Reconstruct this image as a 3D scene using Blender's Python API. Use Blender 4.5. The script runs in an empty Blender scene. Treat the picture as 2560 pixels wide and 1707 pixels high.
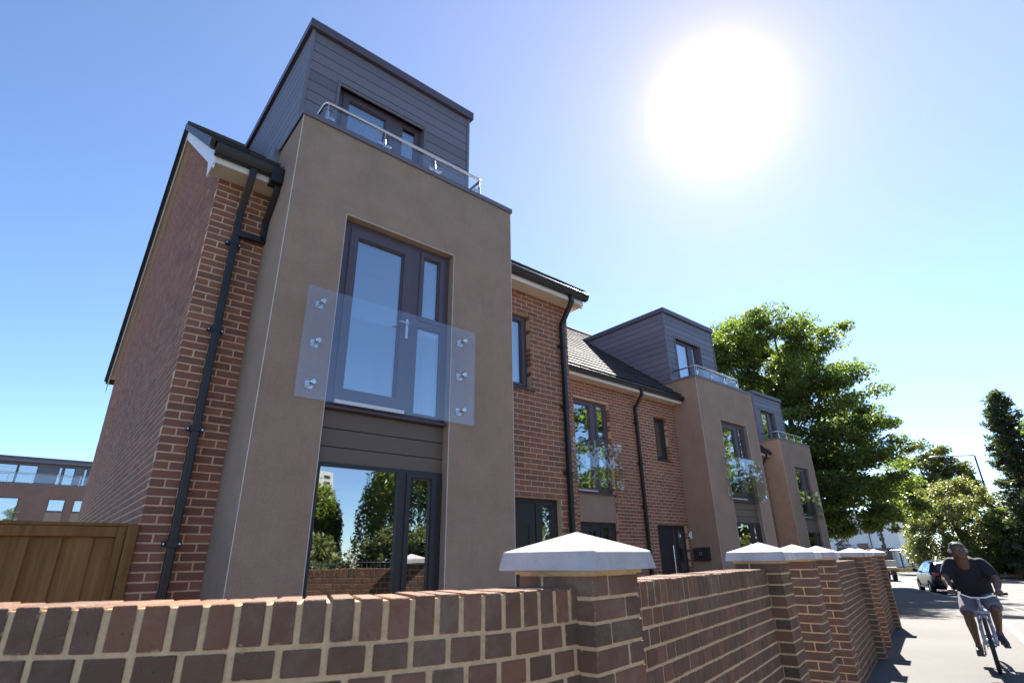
import bpy, math, random
import numpy as np
from mathutils import Vector, Matrix, Quaternion
random.seed(11)
rng = np.random.default_rng(11)
sc = bpy.context.scene
COL = sc.collection
R = math.radians

# ------------------------------------------------------------------ camera
CAM = Vector((-0.6737, -5.6091, 1.5))
def cam_axes(yaw, pitch, roll):
    fwd = Vector((math.sin(yaw) * math.cos(pitch), math.cos(yaw) * math.cos(pitch), math.sin(pitch)))
    right = Vector((math.cos(yaw), -math.sin(yaw), 0))
    up = right.cross(fwd)
    r2 = math.cos(roll) * right + math.sin(roll) * up
    u2 = -math.sin(roll) * right + math.cos(roll) * up
    return r2, u2, fwd
c_r, c_u, c_f = cam_axes(R(40.26), R(21.89), R(-0.88))
cd = bpy.data.cameras.new('camera')
cam = bpy.data.objects.new('camera', cd)
COL.objects.link(cam)
cam.matrix_world = Matrix(((c_r.x, c_u.x, -c_f.x, CAM.x), (c_r.y, c_u.y, -c_f.y, CAM.y), (c_r.z, c_u.z, -c_f.z, CAM.z), (0, 0, 0, 1)))
cd.sensor_width = 36.0
cd.lens = 19.02
cd.clip_start = 0.05
cd.clip_end = 3000
cd.dof.use_dof = True
cd.dof.focus_distance = 9.0
cd.dof.aperture_fstop = 5.0
sc.camera = cam

# ------------------------------------------------------------------ sky and sun
SUN = Vector((0.6835, 0.2912, 0.6693)).normalized()
world = bpy.data.worlds.new('World')
sc.world = world
world.use_nodes = True
wn = world.node_tree
wn.nodes.clear()
sky = wn.nodes.new('ShaderNodeTexSky')
sky.sky_type = 'NISHITA'
sky.sun_disc = False
sky.sun_elevation = math.asin(SUN.z)
sky.sun_rotation = math.atan2(SUN.x, SUN.y)
sky.air_density = 1.6
sky.dust_density = 0.0
sky.ozone_density = 4.0
sky.altitude = 6000
bg = wn.nodes.new('ShaderNodeBackground')
bg.inputs['Strength'].default_value = 0.070
wo = wn.nodes.new('ShaderNodeOutputWorld')
# the hazy aureole round the sun: forward-scattered light as a function of the angle to the sun
tc = wn.nodes.new('ShaderNodeTexCoord')
dot = wn.nodes.new('ShaderNodeVectorMath'); dot.operation = 'DOT_PRODUCT'
dot.inputs[1].default_value = SUN
wn.links.new(tc.outputs['Generated'], dot.inputs[0])
def wmath(op, a, b=None):
    n = wn.nodes.new('ShaderNodeMath'); n.operation = op
    for i, q in enumerate((a, b)):
        if q is None: continue
        if isinstance(q, (int, float)): n.inputs[i].default_value = q
        else: wn.links.new(q, n.inputs[i])
    return n.outputs[0]
cosang = wmath('MAXIMUM', dot.outputs['Value'], 0.0)
def lob(p, k): return wmath('MULTIPLY', wmath('POWER', cosang, p), k)
lobe = wmath('ADD', wmath('ADD', lob(320.0, 3.6), lob(70.0, 1.0)), wmath('ADD', lob(14.0, .62), lob(4.0, .58)))
halo = wn.nodes.new('ShaderNodeMix'); halo.data_type = 'RGBA'; halo.blend_type = 'ADD'
halo.inputs['Factor'].default_value = 1.0
hcol = wn.nodes.new('ShaderNodeVectorMath'); hcol.operation = 'SCALE'
hcol.inputs[0].default_value = (1.0, 0.64, 0.28)
wn.links.new(lobe, hcol.inputs['Scale'])
wn.links.new(sky.outputs['Color'], halo.inputs['A'])
wn.links.new(hcol.outputs[0], halo.inputs['B'])
wn.links.new(halo.outputs['Result'], bg.inputs['Color'])
wn.links.new(bg.outputs[0], wo.inputs[0])
sl = bpy.data.lights.new('sun', 'SUN')
sl.energy = 5.0
sl.angle = R(0.53)
sl.color = (1.0, 0.95, 0.87)
sun = bpy.data.objects.new('sun', sl)
sun.rotation_euler = SUN.to_track_quat('Z', 'Y').to_euler()
sun.location = (20, 10, 30)
COL.objects.link(sun)
sc.view_settings.view_transform = 'Standard'
sc.view_settings.look = 'None'
sc.view_settings.exposure = 2.08
sc.view_settings.gamma = 1.0
sc.view_settings.use_curve_mapping = False

# ------------------------------------------------------------------ mesh helpers
class MB:
    def __init__(s): s.v = []; s.f = []
    def poly(s, pts):
        b = len(s.v); s.v += [tuple(p) for p in pts]; s.f.append(tuple(range(b, b + len(pts)))); return s
    def box(s, x0, x1, y0, y1, z0, z1):
        b = len(s.v)
        s.v += [(x0, y0, z0), (x1, y0, z0), (x1, y1, z0), (x0, y1, z0), (x0, y0, z1), (x1, y0, z1), (x1, y1, z1), (x0, y1, z1)]
        s.f += [(b, b + 3, b + 2, b + 1), (b + 4, b + 5, b + 6, b + 7), (b, b + 1, b + 5, b + 4), (b + 1, b + 2, b + 6, b + 5), (b + 2, b + 3, b + 7, b + 6), (b + 3, b, b + 4, b + 7)]
        return s
    def obox(s, c, size, M=None):
        b = len(s.v); hx, hy, hz = size[0] / 2, size[1] / 2, size[2] / 2
        for p in ((-hx, -hy, -hz), (hx, -hy, -hz), (hx, hy, -hz), (-hx, hy, -hz), (-hx, -hy, hz), (hx, -hy, hz), (hx, hy, hz), (-hx, hy, hz)):
            q = Vector(p)
            if M is not None: q = M @ q
            s.v.append((c[0] + q.x, c[1] + q.y, c[2] + q.z))
        s.f += [(b, b + 3, b + 2, b + 1), (b + 4, b + 5, b + 6, b + 7), (b, b + 1, b + 5, b + 4), (b + 1, b + 2, b + 6, b + 5), (b + 2, b + 3, b + 7, b + 6), (b + 3, b, b + 4, b + 7)]
        return s
    def prism(s, poly, axis, a, b_):
        """extrude a closed 2-D polygon along an axis; axis 'x': poly is (y,z), 'y': (x,z), 'z': (x,y)"""
        n = len(poly); b = len(s.v)
        for t in (a, b_):
            for p in poly:
                s.v.append((t, p[0], p[1]) if axis == 'x' else (p[0], t, p[1]) if axis == 'y' else (p[0], p[1], t))
        s.f.append(tuple(b + i for i in range(n))[::-1]); s.f.append(tuple(b + n + i for i in range(n)))
        for i in range(n):
            j = (i + 1) % n
            s.f.append((b + i, b + j, b + n + j, b + n + i))
        return s
    def tube(s, path, r, n=8, caps=True):
        path = [Vector(p) for p in path]; rs = r if isinstance(r, (list, tuple)) else [r] * len(path)
        b = len(s.v); ref = None
        for i, p in enumerate(path):
            if i == 0: t = path[1] - p
            elif i == len(path) - 1: t = p - path[i - 1]
            else: t = (path[i + 1] - p).normalized() + (p - path[i - 1]).normalized()
            t.normalize()
            if ref is None:
                ref = Vector((0, 0, 1)) if abs(t.z) < .9 else Vector((1, 0, 0))
            u = t.cross(ref).normalized(); w = u.cross(t).normalized(); ref = w
            for k in range(n):
                a = 2 * math.pi * k / n
                q = p + u * (math.cos(a) * rs[i]) + w * (math.sin(a) * rs[i]); s.v.append(tuple(q))
        for i in range(len(path) - 1):
            for k in range(n):
                j = (k + 1) % n
                s.f.append((b + i * n + k, b + i * n + j, b + (i + 1) * n + j, b + (i + 1) * n + k))
        if caps:
            s.f.append(tuple(b + k for k in range(n))[::-1]); s.f.append(tuple(b + (len(path) - 1) * n + k for k in range(n)))
        return s
    def lathe(s, prof, c, n=16):
        b = len(s.v)
        for r, z in prof:
            for k in range(n):
                a = 2 * math.pi * k / n
                s.v.append((c[0] + r * math.cos(a), c[1] + r * math.sin(a), c[2] + z))
        for i in range(len(prof) - 1):
            for k in range(n):
                j = (k + 1) % n
                s.f.append((b + i * n + k, b + i * n + j, b + (i + 1) * n + j, b + (i + 1) * n + k))
        s.f.append(tuple(b + k for k in range(n))[::-1]); s.f.append(tuple(b + (len(prof) - 1) * n + k for k in range(n)))
        return s
    def sphere(s, c, r, nu=14, nv=9, sc_=(1, 1, 1)):
        prof = [(max(1e-4, r * math.sin(math.pi * i / nv)), -r * math.cos(math.pi * i / nv)) for i in range(nv + 1)]
        b = len(s.v); s.lathe(prof, (0, 0, 0), nu)
        for i in range(b, len(s.v)):
            p = s.v[i]; s.v[i] = (c[0] + p[0] * sc_[0], c[1] + p[1] * sc_[1], c[2] + p[2] * sc_[2])
        return s
    def xform(s, M):
        s.v = [tuple(M @ Vector(p)) for p in s.v]; return s
    def mesh(s, name, m, smooth=False):
        me = bpy.data.meshes.new(name); me.from_pydata(s.v, [], s.f); me.update()
        if m is not None: me.materials.append(m)
        if smooth: me.polygons.foreach_set('use_smooth', [True] * len(me.polygons))
        return me
    def build(s, name, m, parent=None, smooth=False, bevel=0, label=None, kind=None):
        return link(name, s.mesh(name, m, smooth), parent, bevel, label, kind)

ROOTLOC = {}
def link(name, me, parent=None, bevel=0, label=None, kind=None):
    o = bpy.data.objects.new(name, me); COL.objects.link(o)
    if parent is not None:
        o.parent = parent
        if parent.name in ROOTLOC: o.matrix_parent_inverse = ROOTLOC[parent.name]
    if bevel:
        b = o.modifiers.new('bevel', 'BEVEL'); b.width = bevel; b.segments = 2; b.limit_method = 'ANGLE'
    if label: o['label'] = label
    if kind: o['kind'] = kind
    return o
def thing(name, label, cat, loc, group=None):
    o = bpy.data.objects.new(name, None); COL.objects.link(o)
    o.location = loc; o.empty_display_size = .2
    o['label'] = label; o['category'] = cat
    if group: o['group'] = group
    ROOTLOC[o.name] = Matrix.Translation(Vector(loc)).inverted()
    return o
def tag(o, label, cat, group=None):
    o['label'] = label; o['category'] = cat
    if group: o['group'] = group
    return o

# ------------------------------------------------------------------ materials
def srgb(r, g, b):
    f = lambda c: (c / 255 / 12.92) if c <= 10 else ((c / 255 + .055) / 1.055) ** 2.4
    return (f(r), f(g), f(b))
class NT:
    def __init__(s, name):
        s.m = bpy.data.materials.new(name); s.m.use_nodes = True; s.t = s.m.node_tree; s.t.nodes.clear()
        s.out = s.n('ShaderNodeOutputMaterial')
    def n(s, typ, **kw):
        q = s.t.nodes.new(typ)
        for k, v in kw.items(): setattr(q, k, v)
        return q
    def l(s, a, b): s.t.links.new(a, b)
    def math(s, op, a, b=None, clamp=False):
        q = s.n('ShaderNodeMath', operation=op, use_clamp=clamp)
        for i, x in enumerate((a, b)):
            if x is None: continue
            if isinstance(x, (int, float)): q.inputs[i].default_value = x
            else: s.l(x, q.inputs[i])
        return q.outputs[0]
    def noise(s, scale, detail=4, vec=None, rough=.55, stretch=None):
        q = s.n('ShaderNodeTexNoise'); q.inputs['Scale'].default_value = scale; q.inputs['Detail'].default_value = detail; q.inputs['Roughness'].default_value = rough
        v = vec
        if v is None:
            v = s.n('ShaderNodeNewGeometry').outputs['Position']
        if stretch:
            mp = s.n('ShaderNodeMapping'); mp.inputs['Scale'].default_value = stretch; s.l(v, mp.inputs['Vector']); v = mp.outputs[0]
        s.l(v, q.inputs['Vector']); return q.outputs['Fac']
    def ramp(s, fac, stops):
        q = s.n('ShaderNodeValToRGB'); e = q.color_ramp.elements
        while len(e) > 1: e.remove(e[-1])
        e[0].position = stops[0][0]; e[0].color = (*stops[0][1], 1)
        for p, c in stops[1:]:
            k = e.new(p); k.color = (*c, 1)
        s.l(fac, q.inputs[0]); return q.outputs[0]
    def mix(s, fac, a, b, mode='MIX'):
        q = s.n('ShaderNodeMix', data_type='RGBA', blend_type=mode)
        for sock, x in ((q.inputs['Factor'], fac), (q.inputs['A'], a), (q.inputs['B'], b)):
            if isinstance(x, (int, float)): sock.default_value = x
            elif isinstance(x, tuple): sock.default_value = (*x, 1)
            else: s.l(x, sock)
        return q.outputs['Result']
    def bump(s, h, strength=.3, dist=.01):
        q = s.n('ShaderNodeBump'); q.inputs['Strength'].default_value = strength; q.inputs['Distance'].default_value = dist
        s.l(h, q.inputs['Height']); return q.outputs[0]
    def pbsdf(s, col, rough=.6, metal=0.0, normal=None, spec=.5, coat=0.0):
        q = s.n('ShaderNodeBsdfPrincipled')
        if isinstance(col, tuple): q.inputs['Base Color'].default_value = (*col, 1)
        else: s.l(col, q.inputs['Base Color'])
        if isinstance(rough, (int, float)): q.inputs['Roughness'].default_value = rough
        else: s.l(rough, q.inputs['Roughness'])
        q.inputs['Metallic'].default_value = metal; q.inputs['Specular IOR Level'].default_value = spec
        q.inputs['Coat Weight'].default_value = coat
        if normal is not None: s.l(normal, q.inputs['Normal'])
        return q.outputs[0]
    def done(s, sh): s.l(sh, s.out.inputs['Surface']); return s.m
    def rnd(s):
        a = s.n('ShaderNodeNewGeometry').outputs['Random Per Island']; b = s.n('ShaderNodeObjectInfo').outputs['Random']
        return s.math('FRACT', s.math('ADD', a, b))

def mul(c, k): return tuple(min(1, x * k) for x in c)
def simple(name, col, rough=.6, metal=0.0, var=.12, scale=6.0, bump=.0, bscale=60.0, spec=.5, coat=0.0, stretch=None):
    n = NT(name)
    f = n.noise(scale, 5, stretch=stretch)
    c = n.ramp(f, [(.3, mul(col, 1 - var)), (.7, mul(col, 1 + var))])
    nm = n.bump(n.noise(bscale, 3), bump, .004) if bump else None
    return n.done(n.pbsdf(c, rough, metal, nm, spec, coat))
def brick_mat(name, cols, grime=.35, bump=.5, smear=False):
    n = NT(name); r = n.rnd()
    c = n.ramp(r, [(i / max(1, len(cols) - 1), q) for i, q in enumerate(cols)])
    c = n.mix(n.math('MULTIPLY', n.noise(28, 5), grime), c, n.mix(1.0, c, (.45, .42, .42), 'MULTIPLY'))
    fl = n.math('GREATER_THAN', n.noise(95, 3), .70)
    c = n.mix(n.math('MULTIPLY', fl, .35), c, (.34, .25, .19))
    dk = n.math('GREATER_THAN', n.noise(40, 4, rough=.7), .66)
    c = n.mix(n.math('MULTIPLY', dk, .4), c, (.035, .026, .026))
    if smear:
        tcn = n.n('ShaderNodeTexCoord'); gx = n.n('ShaderNodeSeparateXYZ'); n.l(tcn.outputs['Generated'], gx.inputs[0])
        gn = n.n('ShaderNodeSeparateXYZ'); n.l(tcn.outputs['Normal'], gn.inputs[0])
        def ed(i, k):
            o = gx.outputs[i]; e_ = n.math('MULTIPLY', n.math('MINIMUM', o, n.math('SUBTRACT', 1.0, o)), k)
            return n.math('ADD', e_, n.math('GREATER_THAN', n.math('ABSOLUTE', gn.outputs[i]), .5))
        d = n.math('MINIMUM', n.math('MINIMUM', ed(0, .10), ed(1, .16)), ed(2, .075))
        w = n.math('MULTIPLY', n.math('SUBTRACT', n.noise(55, 5, rough=.7), .50, True), .030)
        mk = n.math('GREATER_THAN', w, d)
        c = n.mix(n.math('MULTIPLY', mk, .85), c, (.40, .29, .195))
        c = n.mix(n.math('MULTIPLY', n.math('SUBTRACT', n.noise(9, 4), .52, True), 1.3), c, (.24, .185, .13))
    ef = n.math('MULTIPLY', n.math('SUBTRACT', n.noise(2.3, 6, rough=.75), .53, True), 2.2 if smear else 1.2)
    c = n.mix(n.math('MULTIPLY', ef, n.noise(60, 4), True), c, (.46, .38, .32))
    h = n.math('ADD', n.noise(160, 4), n.math('MULTIPLY', n.noise(45, 3), 1.2))
    return n.done(n.pbsdf(c, .85, 0, n.bump(h, bump, .003), .25))
def mortar_mat(name, col):
    n = NT(name)
    c = n.ramp(n.noise(35, 6, rough=.7), [(.25, mul(col, .72)), (.75, mul(col, 1.18))])
    return n.done(n.pbsdf(c, .95, 0, n.bump(n.noise(220, 5), .6, .003), .1))

M = {}
M['brick'] = brick_mat('facade_brick', [(.225, .108, .076), (.325, .142, .092), (.262, .126, .090), (.37, .165, .104), (.232, .118, .090), (.335, .152, .100)])
M['wall_brick'] = brick_mat('boundary_brick', [(.165, .094, .062), (.225, .112, .068), (.138, .088, .062), (.275, .130, .076), (.18, .104, .070), (.20, .112, .074)], .5, .9, True)
M['mortar'] = mortar_mat('facade_mortar', (.70, .50, .335))
M['wall_mortar'] = mortar_mat('boundary_mortar', (.68, .46, .27))
def render_mat():
    n = NT('taupe_render')
    c = n.ramp(n.noise(2.6, 7, rough=.65), [(.3, (.298, .213, .158)), (.7, (.380, .272, .203))])
    sp = n.noise(150, 3)
    c = n.mix(n.math('MULTIPLY', n.math('GREATER_THAN', sp, .62), .45), c, (.56, .42, .32))
    c = n.mix(n.math('MULTIPLY', n.math('LESS_THAN', sp, .40), .35), c, (.19, .14, .112))
    strk = n.noise(3, 4, stretch=(9, 9, .5))
    c = n.mix(n.math('MULTIPLY', n.math('SUBTRACT', strk, .5, True), .7), c, (.21, .155, .125))
    return n.done(n.pbsdf(c, .92, 0, n.bump(n.noise(170, 4, rough=.75), .9, .005), .2))
M['render'] = render_mat()
def clad_mat(name, col):
    n = NT(name); r = n.rnd()
    c = n.ramp(r, [(0, mul(col, .86)), (.5, col), (1, mul(col, 1.16))])
    g = n.noise(14, 6, stretch=(1, 1, 18))
    c = n.mix(n.math('MULTIPLY', g, .35), c, mul(col, .6))
    return n.done(n.pbsdf(c, .48, 0, n.bump(n.noise(40, 4, stretch=(1, 1, 14)), .25, .003), .5))
M['clad'] = clad_mat('slate_blue_cladding', (.150, .142, .172))
M['spandrel'] = clad_mat('brown_grey_cladding', (.150, .112, .086))
M['frame'] = simple('dark_plum_frame', (.085, .066, .085), .42, var=.06)
M['frame_black'] = simple('charcoal_frame', (.028, .027, .030), .45, var=.08)
M['black_plastic'] = simple('black_plastic', (.018, .017, .018), .38, var=.15, scale=12)
M['upvc'] = simple('white_plastic_trim', (.76, .73, .70), .35, var=.05, scale=3)
M['soffit'] = simple('cream_soffit_board', (.70, .60, .46), .55, var=.05, scale=3)
M['steel'] = simple('brushed_steel', (.62, .61, .60), .24, 1.0, var=.06, scale=30, stretch=(1, 1, 8))
M['bead'] = simple('white_corner_bead', (.66, .63, .60), .6, var=.1, scale=20)
M['lead'] = simple('grey_lead_flashing', (.20, .22, .25), .5, .3, var=.25, scale=8)
def tile_mat():
    n = NT('grey_concrete_tile'); r = n.rnd()
    c = n.ramp(r, [(0, (.044, .040, .041)), (.5, (.058, .052, .052)), (1, (.074, .066, .063))])
    c = n.mix(n.math('MULTIPLY', n.noise(9, 6), .5), c, (.05, .046, .048))
    return n.done(n.pbsdf(c, .8, 0, n.bump(n.noise(120, 4), .4, .003), .08))
M['tile'] = tile_mat()
def schlick(n):
    lw = n.n('ShaderNodeLayerWeight'); lw.inputs['Blend'].default_value = .5
    return n.math('ADD', n.math('MULTIPLY', n.math('POWER', lw.outputs['Facing'], 5.0), .96), .04)
def glass_window():
    n = NT('window_glass')
    fac = n.math('ADD', n.math('MULTIPLY', schlick(n), .7), .36, True)
    tr = n.n('ShaderNodeBsdfTransparent'); tr.inputs['Color'].default_value = (.62, .66, .66, 1)
    gl = n.n('ShaderNodeBsdfGlossy'); gl.inputs['Color'].default_value = (.92, .95, .97, 1); gl.inputs['Roughness'].default_value = .004
    wv = n.noise(1.3, 2)
    b = n.bump(wv, .045, .05); n.l(b, gl.inputs['Normal'])
    mx = n.n('ShaderNodeMixShader'); n.l(fac, mx.inputs[0]); n.l(tr.outputs[0], mx.inputs[1]); n.l(gl.outputs[0], mx.inputs[2])
    return n.done(mx.outputs[0])
M['glass'] = glass_window()
def glass_balu():
    n = NT('balustrade_glass')
    fac = n.math('ADD', schlick(n), .035, True)
    tr = n.n('ShaderNodeBsdfTransparent'); tr.inputs['Color'].default_value = (.965, .97, .97, 1)
    gl = n.n('ShaderNodeBsdfGlossy'); gl.inputs['Color'].default_value = (.96, .96, 1, 1); gl.inputs['Roughness'].default_value = .003
    mx = n.n('ShaderNodeMixShader'); n.l(fac, mx.inputs[0]); n.l(tr.outputs[0], mx.inputs[1]); n.l(gl.outputs[0], mx.inputs[2])
    return n.done(mx.outputs[0])
M['balu'] = glass_balu()
M['curtain'] = simple('white_curtain', (.75, .74, .72), .9, var=.05, scale=4)
M['room'] = simple('dim_room_wall', (.42, .40, .37), .9, var=.05, scale=1)
def concrete_cap():
    n = NT('pale_cast_stone')
    c = n.ramp(n.noise(6, 6), [(.3, (.40, .365, .36)), (.7, (.56, .52, .51))])
    c = n.mix(n.math('MULTIPLY', n.math('GREATER_THAN', n.noise(85, 3), .67), .6), c, (.20, .175, .165))
    st = n.noise(16, 5, stretch=(1, 1, .25))
    c = n.mix(n.math('MULTIPLY', n.math('SUBTRACT', st, .5, True), 1.1), c, (.28, .26, .27))
    c = n.mix(n.math('MULTIPLY', n.math('SUBTRACT', n.noise(22, 6, rough=.75), .56, True), 2.2), c, (.24, .235, .19))
    return n.done(n.pbsdf(c, .85, 0, n.bump(n.noise(160, 4), .3, .002), .25))
M['cap'] = concrete_cap()
def wood_mat(name, c0, c1):
    n = NT(name); r = n.rnd()
    off = n.n('ShaderNodeVectorMath', operation='ADD')
    n.l(n.n('ShaderNodeNewGeometry').outputs['Position'], off.inputs[0])
    cv = n.n('ShaderNodeCombineXYZ'); n.l(n.math('MULTIPLY', r, 9.0), cv.inputs[2]); n.l(cv.outputs[0], off.inputs[1])
    g = n.noise(30, 6, vec=off.outputs[0], stretch=(1, 1, .06))
    c = n.ramp(g, [(.3, c0), (.7, c1)])
    c = n.mix(n.math('MULTIPLY', r, .45), c, mul(c0, .65))
    k = n.noise(7, 3, vec=off.outputs[0])
    c = n.mix(n.math('MULTIPLY', n.math('GREATER_THAN', k, .69), .6), c, mul(c0, .35))
    return n.done(n.pbsdf(c, .78, 0, n.bump(g, .3, .004), .25))
M['wood'] = wood_mat('brown_fence_timber', (.20, .100, .032), (.35, .178, .062))
def asphalt(name, c0, c1, dark):
    n = NT(name)
    c = n.ramp(n.noise(.35, 5), [(.35, c0), (.65, c1)])
    c = n.mix(n.math('MULTIPLY', n.noise(240, 2), .30), c, dark)
    pt = n.math('GREATER_THAN', n.noise(1.1, 3), .66)
    c = n.mix(n.math('MULTIPLY', pt, .12), c, dark)
    return n.done(n.pbsdf(c, .88, 0, n.bump(n.noise(260, 3), .5, .004), .3))
M['pavement'] = asphalt('worn_grey_pavement', (.084, .079, .074), (.112, .104, .098), (.056, .052, .05))
M['road'] = asphalt('sun_bleached_road', (.090, .086, .083), (.116, .111, .107), (.06, .057, .056))
M['kerb'] = simple('granite_kerb', (.17, .16, .15), .8, var=.2, scale=5, bump=.3)
M['paint'] = simple('white_road_paint', (.27, .265, .25), .8, var=.35, scale=7)
def leaf_mat(name, c0, c1, trans=.45, tcol=None):
    n = NT(name); r = n.n('ShaderNodeNewGeometry').outputs['Random Per Island']
    big = n.noise(.55, 3)
    c = n.ramp(n.math('ADD', n.math('MULTIPLY', r, .55), n.math('MULTIPLY', big, .45)), [(.2, c0), (.8, c1)])
    d = n.pbsdf(c, .45, 0, None, .35)
    t = n.n('ShaderNodeBsdfTranslucent')
    tc_ = n.mix(1.0, c, tcol or (1.9, 2.1, .75), 'MULTIPLY'); n.l(tc_, t.inputs['Color'])
    mx = n.n('ShaderNodeMixShader'); mx.inputs[0].default_value = trans
    n.l(d, mx.inputs[1]); n.l(t.outputs[0], mx.inputs[2]); return n.done(mx.outputs[0])
M['leaf_syc'] = leaf_mat('sycamore_leaves', (.080, .100, .036), (.150, .176, .058), .50, (1.55, 1.9, .6))
M['leaf_dark'] = leaf_mat('dark_leaves', (.068, .074, .036), (.120, .128, .055), .38)
M['leaf_olive'] = leaf_mat('olive_leaves', (.115, .122, .054), (.195, .195, .088), .34)
M['leaf_con'] = leaf_mat('conifer_needles', (.056, .074, .048), (.11, .13, .08), .28)
M['leaf_will'] = leaf_mat('willow_leaves', (.085, .105, .035), (.17, .20, .06), .4)
M['bark'] = simple('tree_bark', (.10, .078, .06), .9, var=.35, scale=7, bump=.6, bscale=18, stretch=(1, 1, .3))

def far_brick():
    n = NT('far_brickwork'); q = n.n('ShaderNodeTexBrick'); q.inputs['Scale'].default_value = 1.0
    q.inputs['Brick Width'].default_value = .225; q.inputs['Row Height'].default_value = .075; q.inputs['Mortar Size'].default_value = .006
    q.inputs['Color1'].default_value = (.26, .13, .095, 1); q.inputs['Color2'].default_value = (.19, .10, .08, 1); q.inputs['Mortar'].default_value = (.46, .34, .25, 1)
    sp = n.n('ShaderNodeSeparateXYZ'); n.l(n.n('ShaderNodeNewGeometry').outputs['Position'], sp.inputs[0]); cb = n.n('ShaderNodeCombineXYZ')
    n.l(n.math('ADD', sp.outputs[0], sp.outputs[1]), cb.inputs[0]); n.l(sp.outputs[2], cb.inputs[1]); n.l(cb.outputs[0], q.inputs['Vector'])
    c = n.mix(n.math('MULTIPLY', n.noise(.8, 4), .5), q.outputs['Color'], (.15, .09, .075)); return n.done(n.pbsdf(c, .9, 0, None, .2))
M['far_brick'] = far_brick()

# ------------------------------------------------------------------ street frame: s along the boundary wall, n towards the houses
W0 = Vector((3.651, -3.549, 0))
TH = R(14.1)
SD = Vector((math.cos(TH), math.sin(TH), 0)); ND = Vector((-math.sin(TH), math.cos(TH), 0))
def gz(s):
    if s < 8: return 0.0
    if s < 44: return -.0105 * (s - 8)
    return -.378 - .14 * (1 - math.exp(-(s - 44) / 22))
def st(s, n, z=0.0):
    p = W0 + SD * s + ND * n
    return Vector((p.x, p.y, gz(s) + z))
def ts(x, y):
    d = Vector((x, y, 0)) - W0
    return d.dot(SD), d.dot(ND)
def n_left(s):
    if s < 13: return -2.0
    if s < 30: return -2.0 + .0055 * (s - 13) ** 2
    return -.41 + .187 * (s - 30)
def n_right(s): return n_left(s) - 8.0
def project(p):
    d = Vector(p) - CAM; z = d.dot(c_f)
    if z < .05: return None
    return (d.dot(c_r) / z * 19.02 / 36, d.dot(c_u) / z * 19.02 / 36)      # frame: |x|<.5, |y|<.333

# ------------------------------------------------------------------ masonry
_bm = {}
def brick_mesh(lx, ly, lz, mat, ch, var):
    key = (round(lx, 3), round(ly, 3), round(lz, 3), mat, ch, var)
    if key in _bm: return _bm[key]
    rr = random.Random(hash(key[:3]) % 9999 + var * 77)
    h = (lx / 2, ly / 2, lz / 2); vs = []; idx = {}
    for sx in (-1, 1):
        for sy in (-1, 1):
            for sz in (-1, 1):
                for ax in range(3):
                    p = [sx * h[0], sy * h[1], sz * h[2]]
                    for a in range(3):
                        if a != ax: p[a] -= (sx, sy, sz)[a] * ch * rr.uniform(.6, 1.5)
                    p[ax] += (sx, sy, sz)[ax] * rr.uniform(-.4, .1) * ch * .4
                    idx[(sx, sy, sz, ax)] = len(vs); vs.append(tuple(p))
    fs = []
    for ax in range(3):
        o = [a for a in range(3) if a != ax]
        for sg in (-1, 1):
            q = []
            for a, b in ((-1, -1), (1, -1), (1, 1), (-1, 1)):
                s3 = [0, 0, 0]; s3[ax] = sg; s3[o[0]] = a; s3[o[1]] = b
                q.append(idx[(*s3, ax)])
            if (sg > 0) == (ax == 1): q = q[::-1]
            fs.append(tuple(q))
    for ax in range(3):          # chamfers along axis ax
        o = [a for a in range(3) if a != ax]
        for a in (-1, 1):
            for b in (-1, 1):
                def g(e, f):
                    s3 = [0, 0, 0]; s3[ax] = e; s3[o[0]] = a; s3[o[1]] = b
                    return idx[(*s3, f)]
                fs.append((g(-1, o[0]), g(1, o[0]), g(1, o[1]), g(-1, o[1])))
    for sx in (-1, 1):
        for sy in (-1, 1):
            for sz in (-1, 1):
                fs.append(tuple(idx[(sx, sy, sz, a)] for a in range(3)))
    me = bpy.data.meshes.new('brick'); me.from_pydata(vs, [], fs); me.update(); me.materials.append(M[mat])
    _bm[key] = me
    return me
def lay(parent, bricks, mat, nobj=300, ch=.004, name='brick', jitter=.0015, stuff_label=None):
    """bricks: (centre, (lx,ly,lz), rotz). The ones largest in view become objects, the rest one joined part."""
    def key(b):
        p = project(b[0]); d = (Vector(b[0]) - CAM).length
        return d if p and abs(p[0]) < .52 and abs(p[1]) < .35 else d + 1000
    bricks = sorted(bricks, key=key)
    for i, (c, sz, rz) in enumerate(bricks[:nobj]):
        me = brick_mesh(sz[0], sz[1], sz[2], mat, ch, i % 5)
        o = bpy.data.objects.new(name, me); COL.objects.link(o); o.parent = parent
        if parent.name in ROOTLOC: o.matrix_parent_inverse = ROOTLOC[parent.name]
        o.location = (c[0] + random.uniform(-1, 1) * jitter, c[1] + random.uniform(-1, 1) * jitter, c[2] + random.uniform(-1, 1) * jitter * .6)
        o.rotation_euler = (random.uniform(-1, 1) * jitter * 3, random.uniform(-1, 1) * jitter * 3, rz + random.uniform(-1, 1) * jitter * 3)
    rest = bricks[nobj:]
    if rest:
        mb = MB()
        for c, sz, rz in rest:
            mb.obox((c[0] + random.uniform(-1, 1) * jitter, c[1] + random.uniform(-1, 1) * jitter, c[2]), sz, Matrix.Rotation(rz, 3, 'Z'))
        mb.build(name + '_work', M[mat], parent, kind='stuff')
Z0 = .0165
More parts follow.
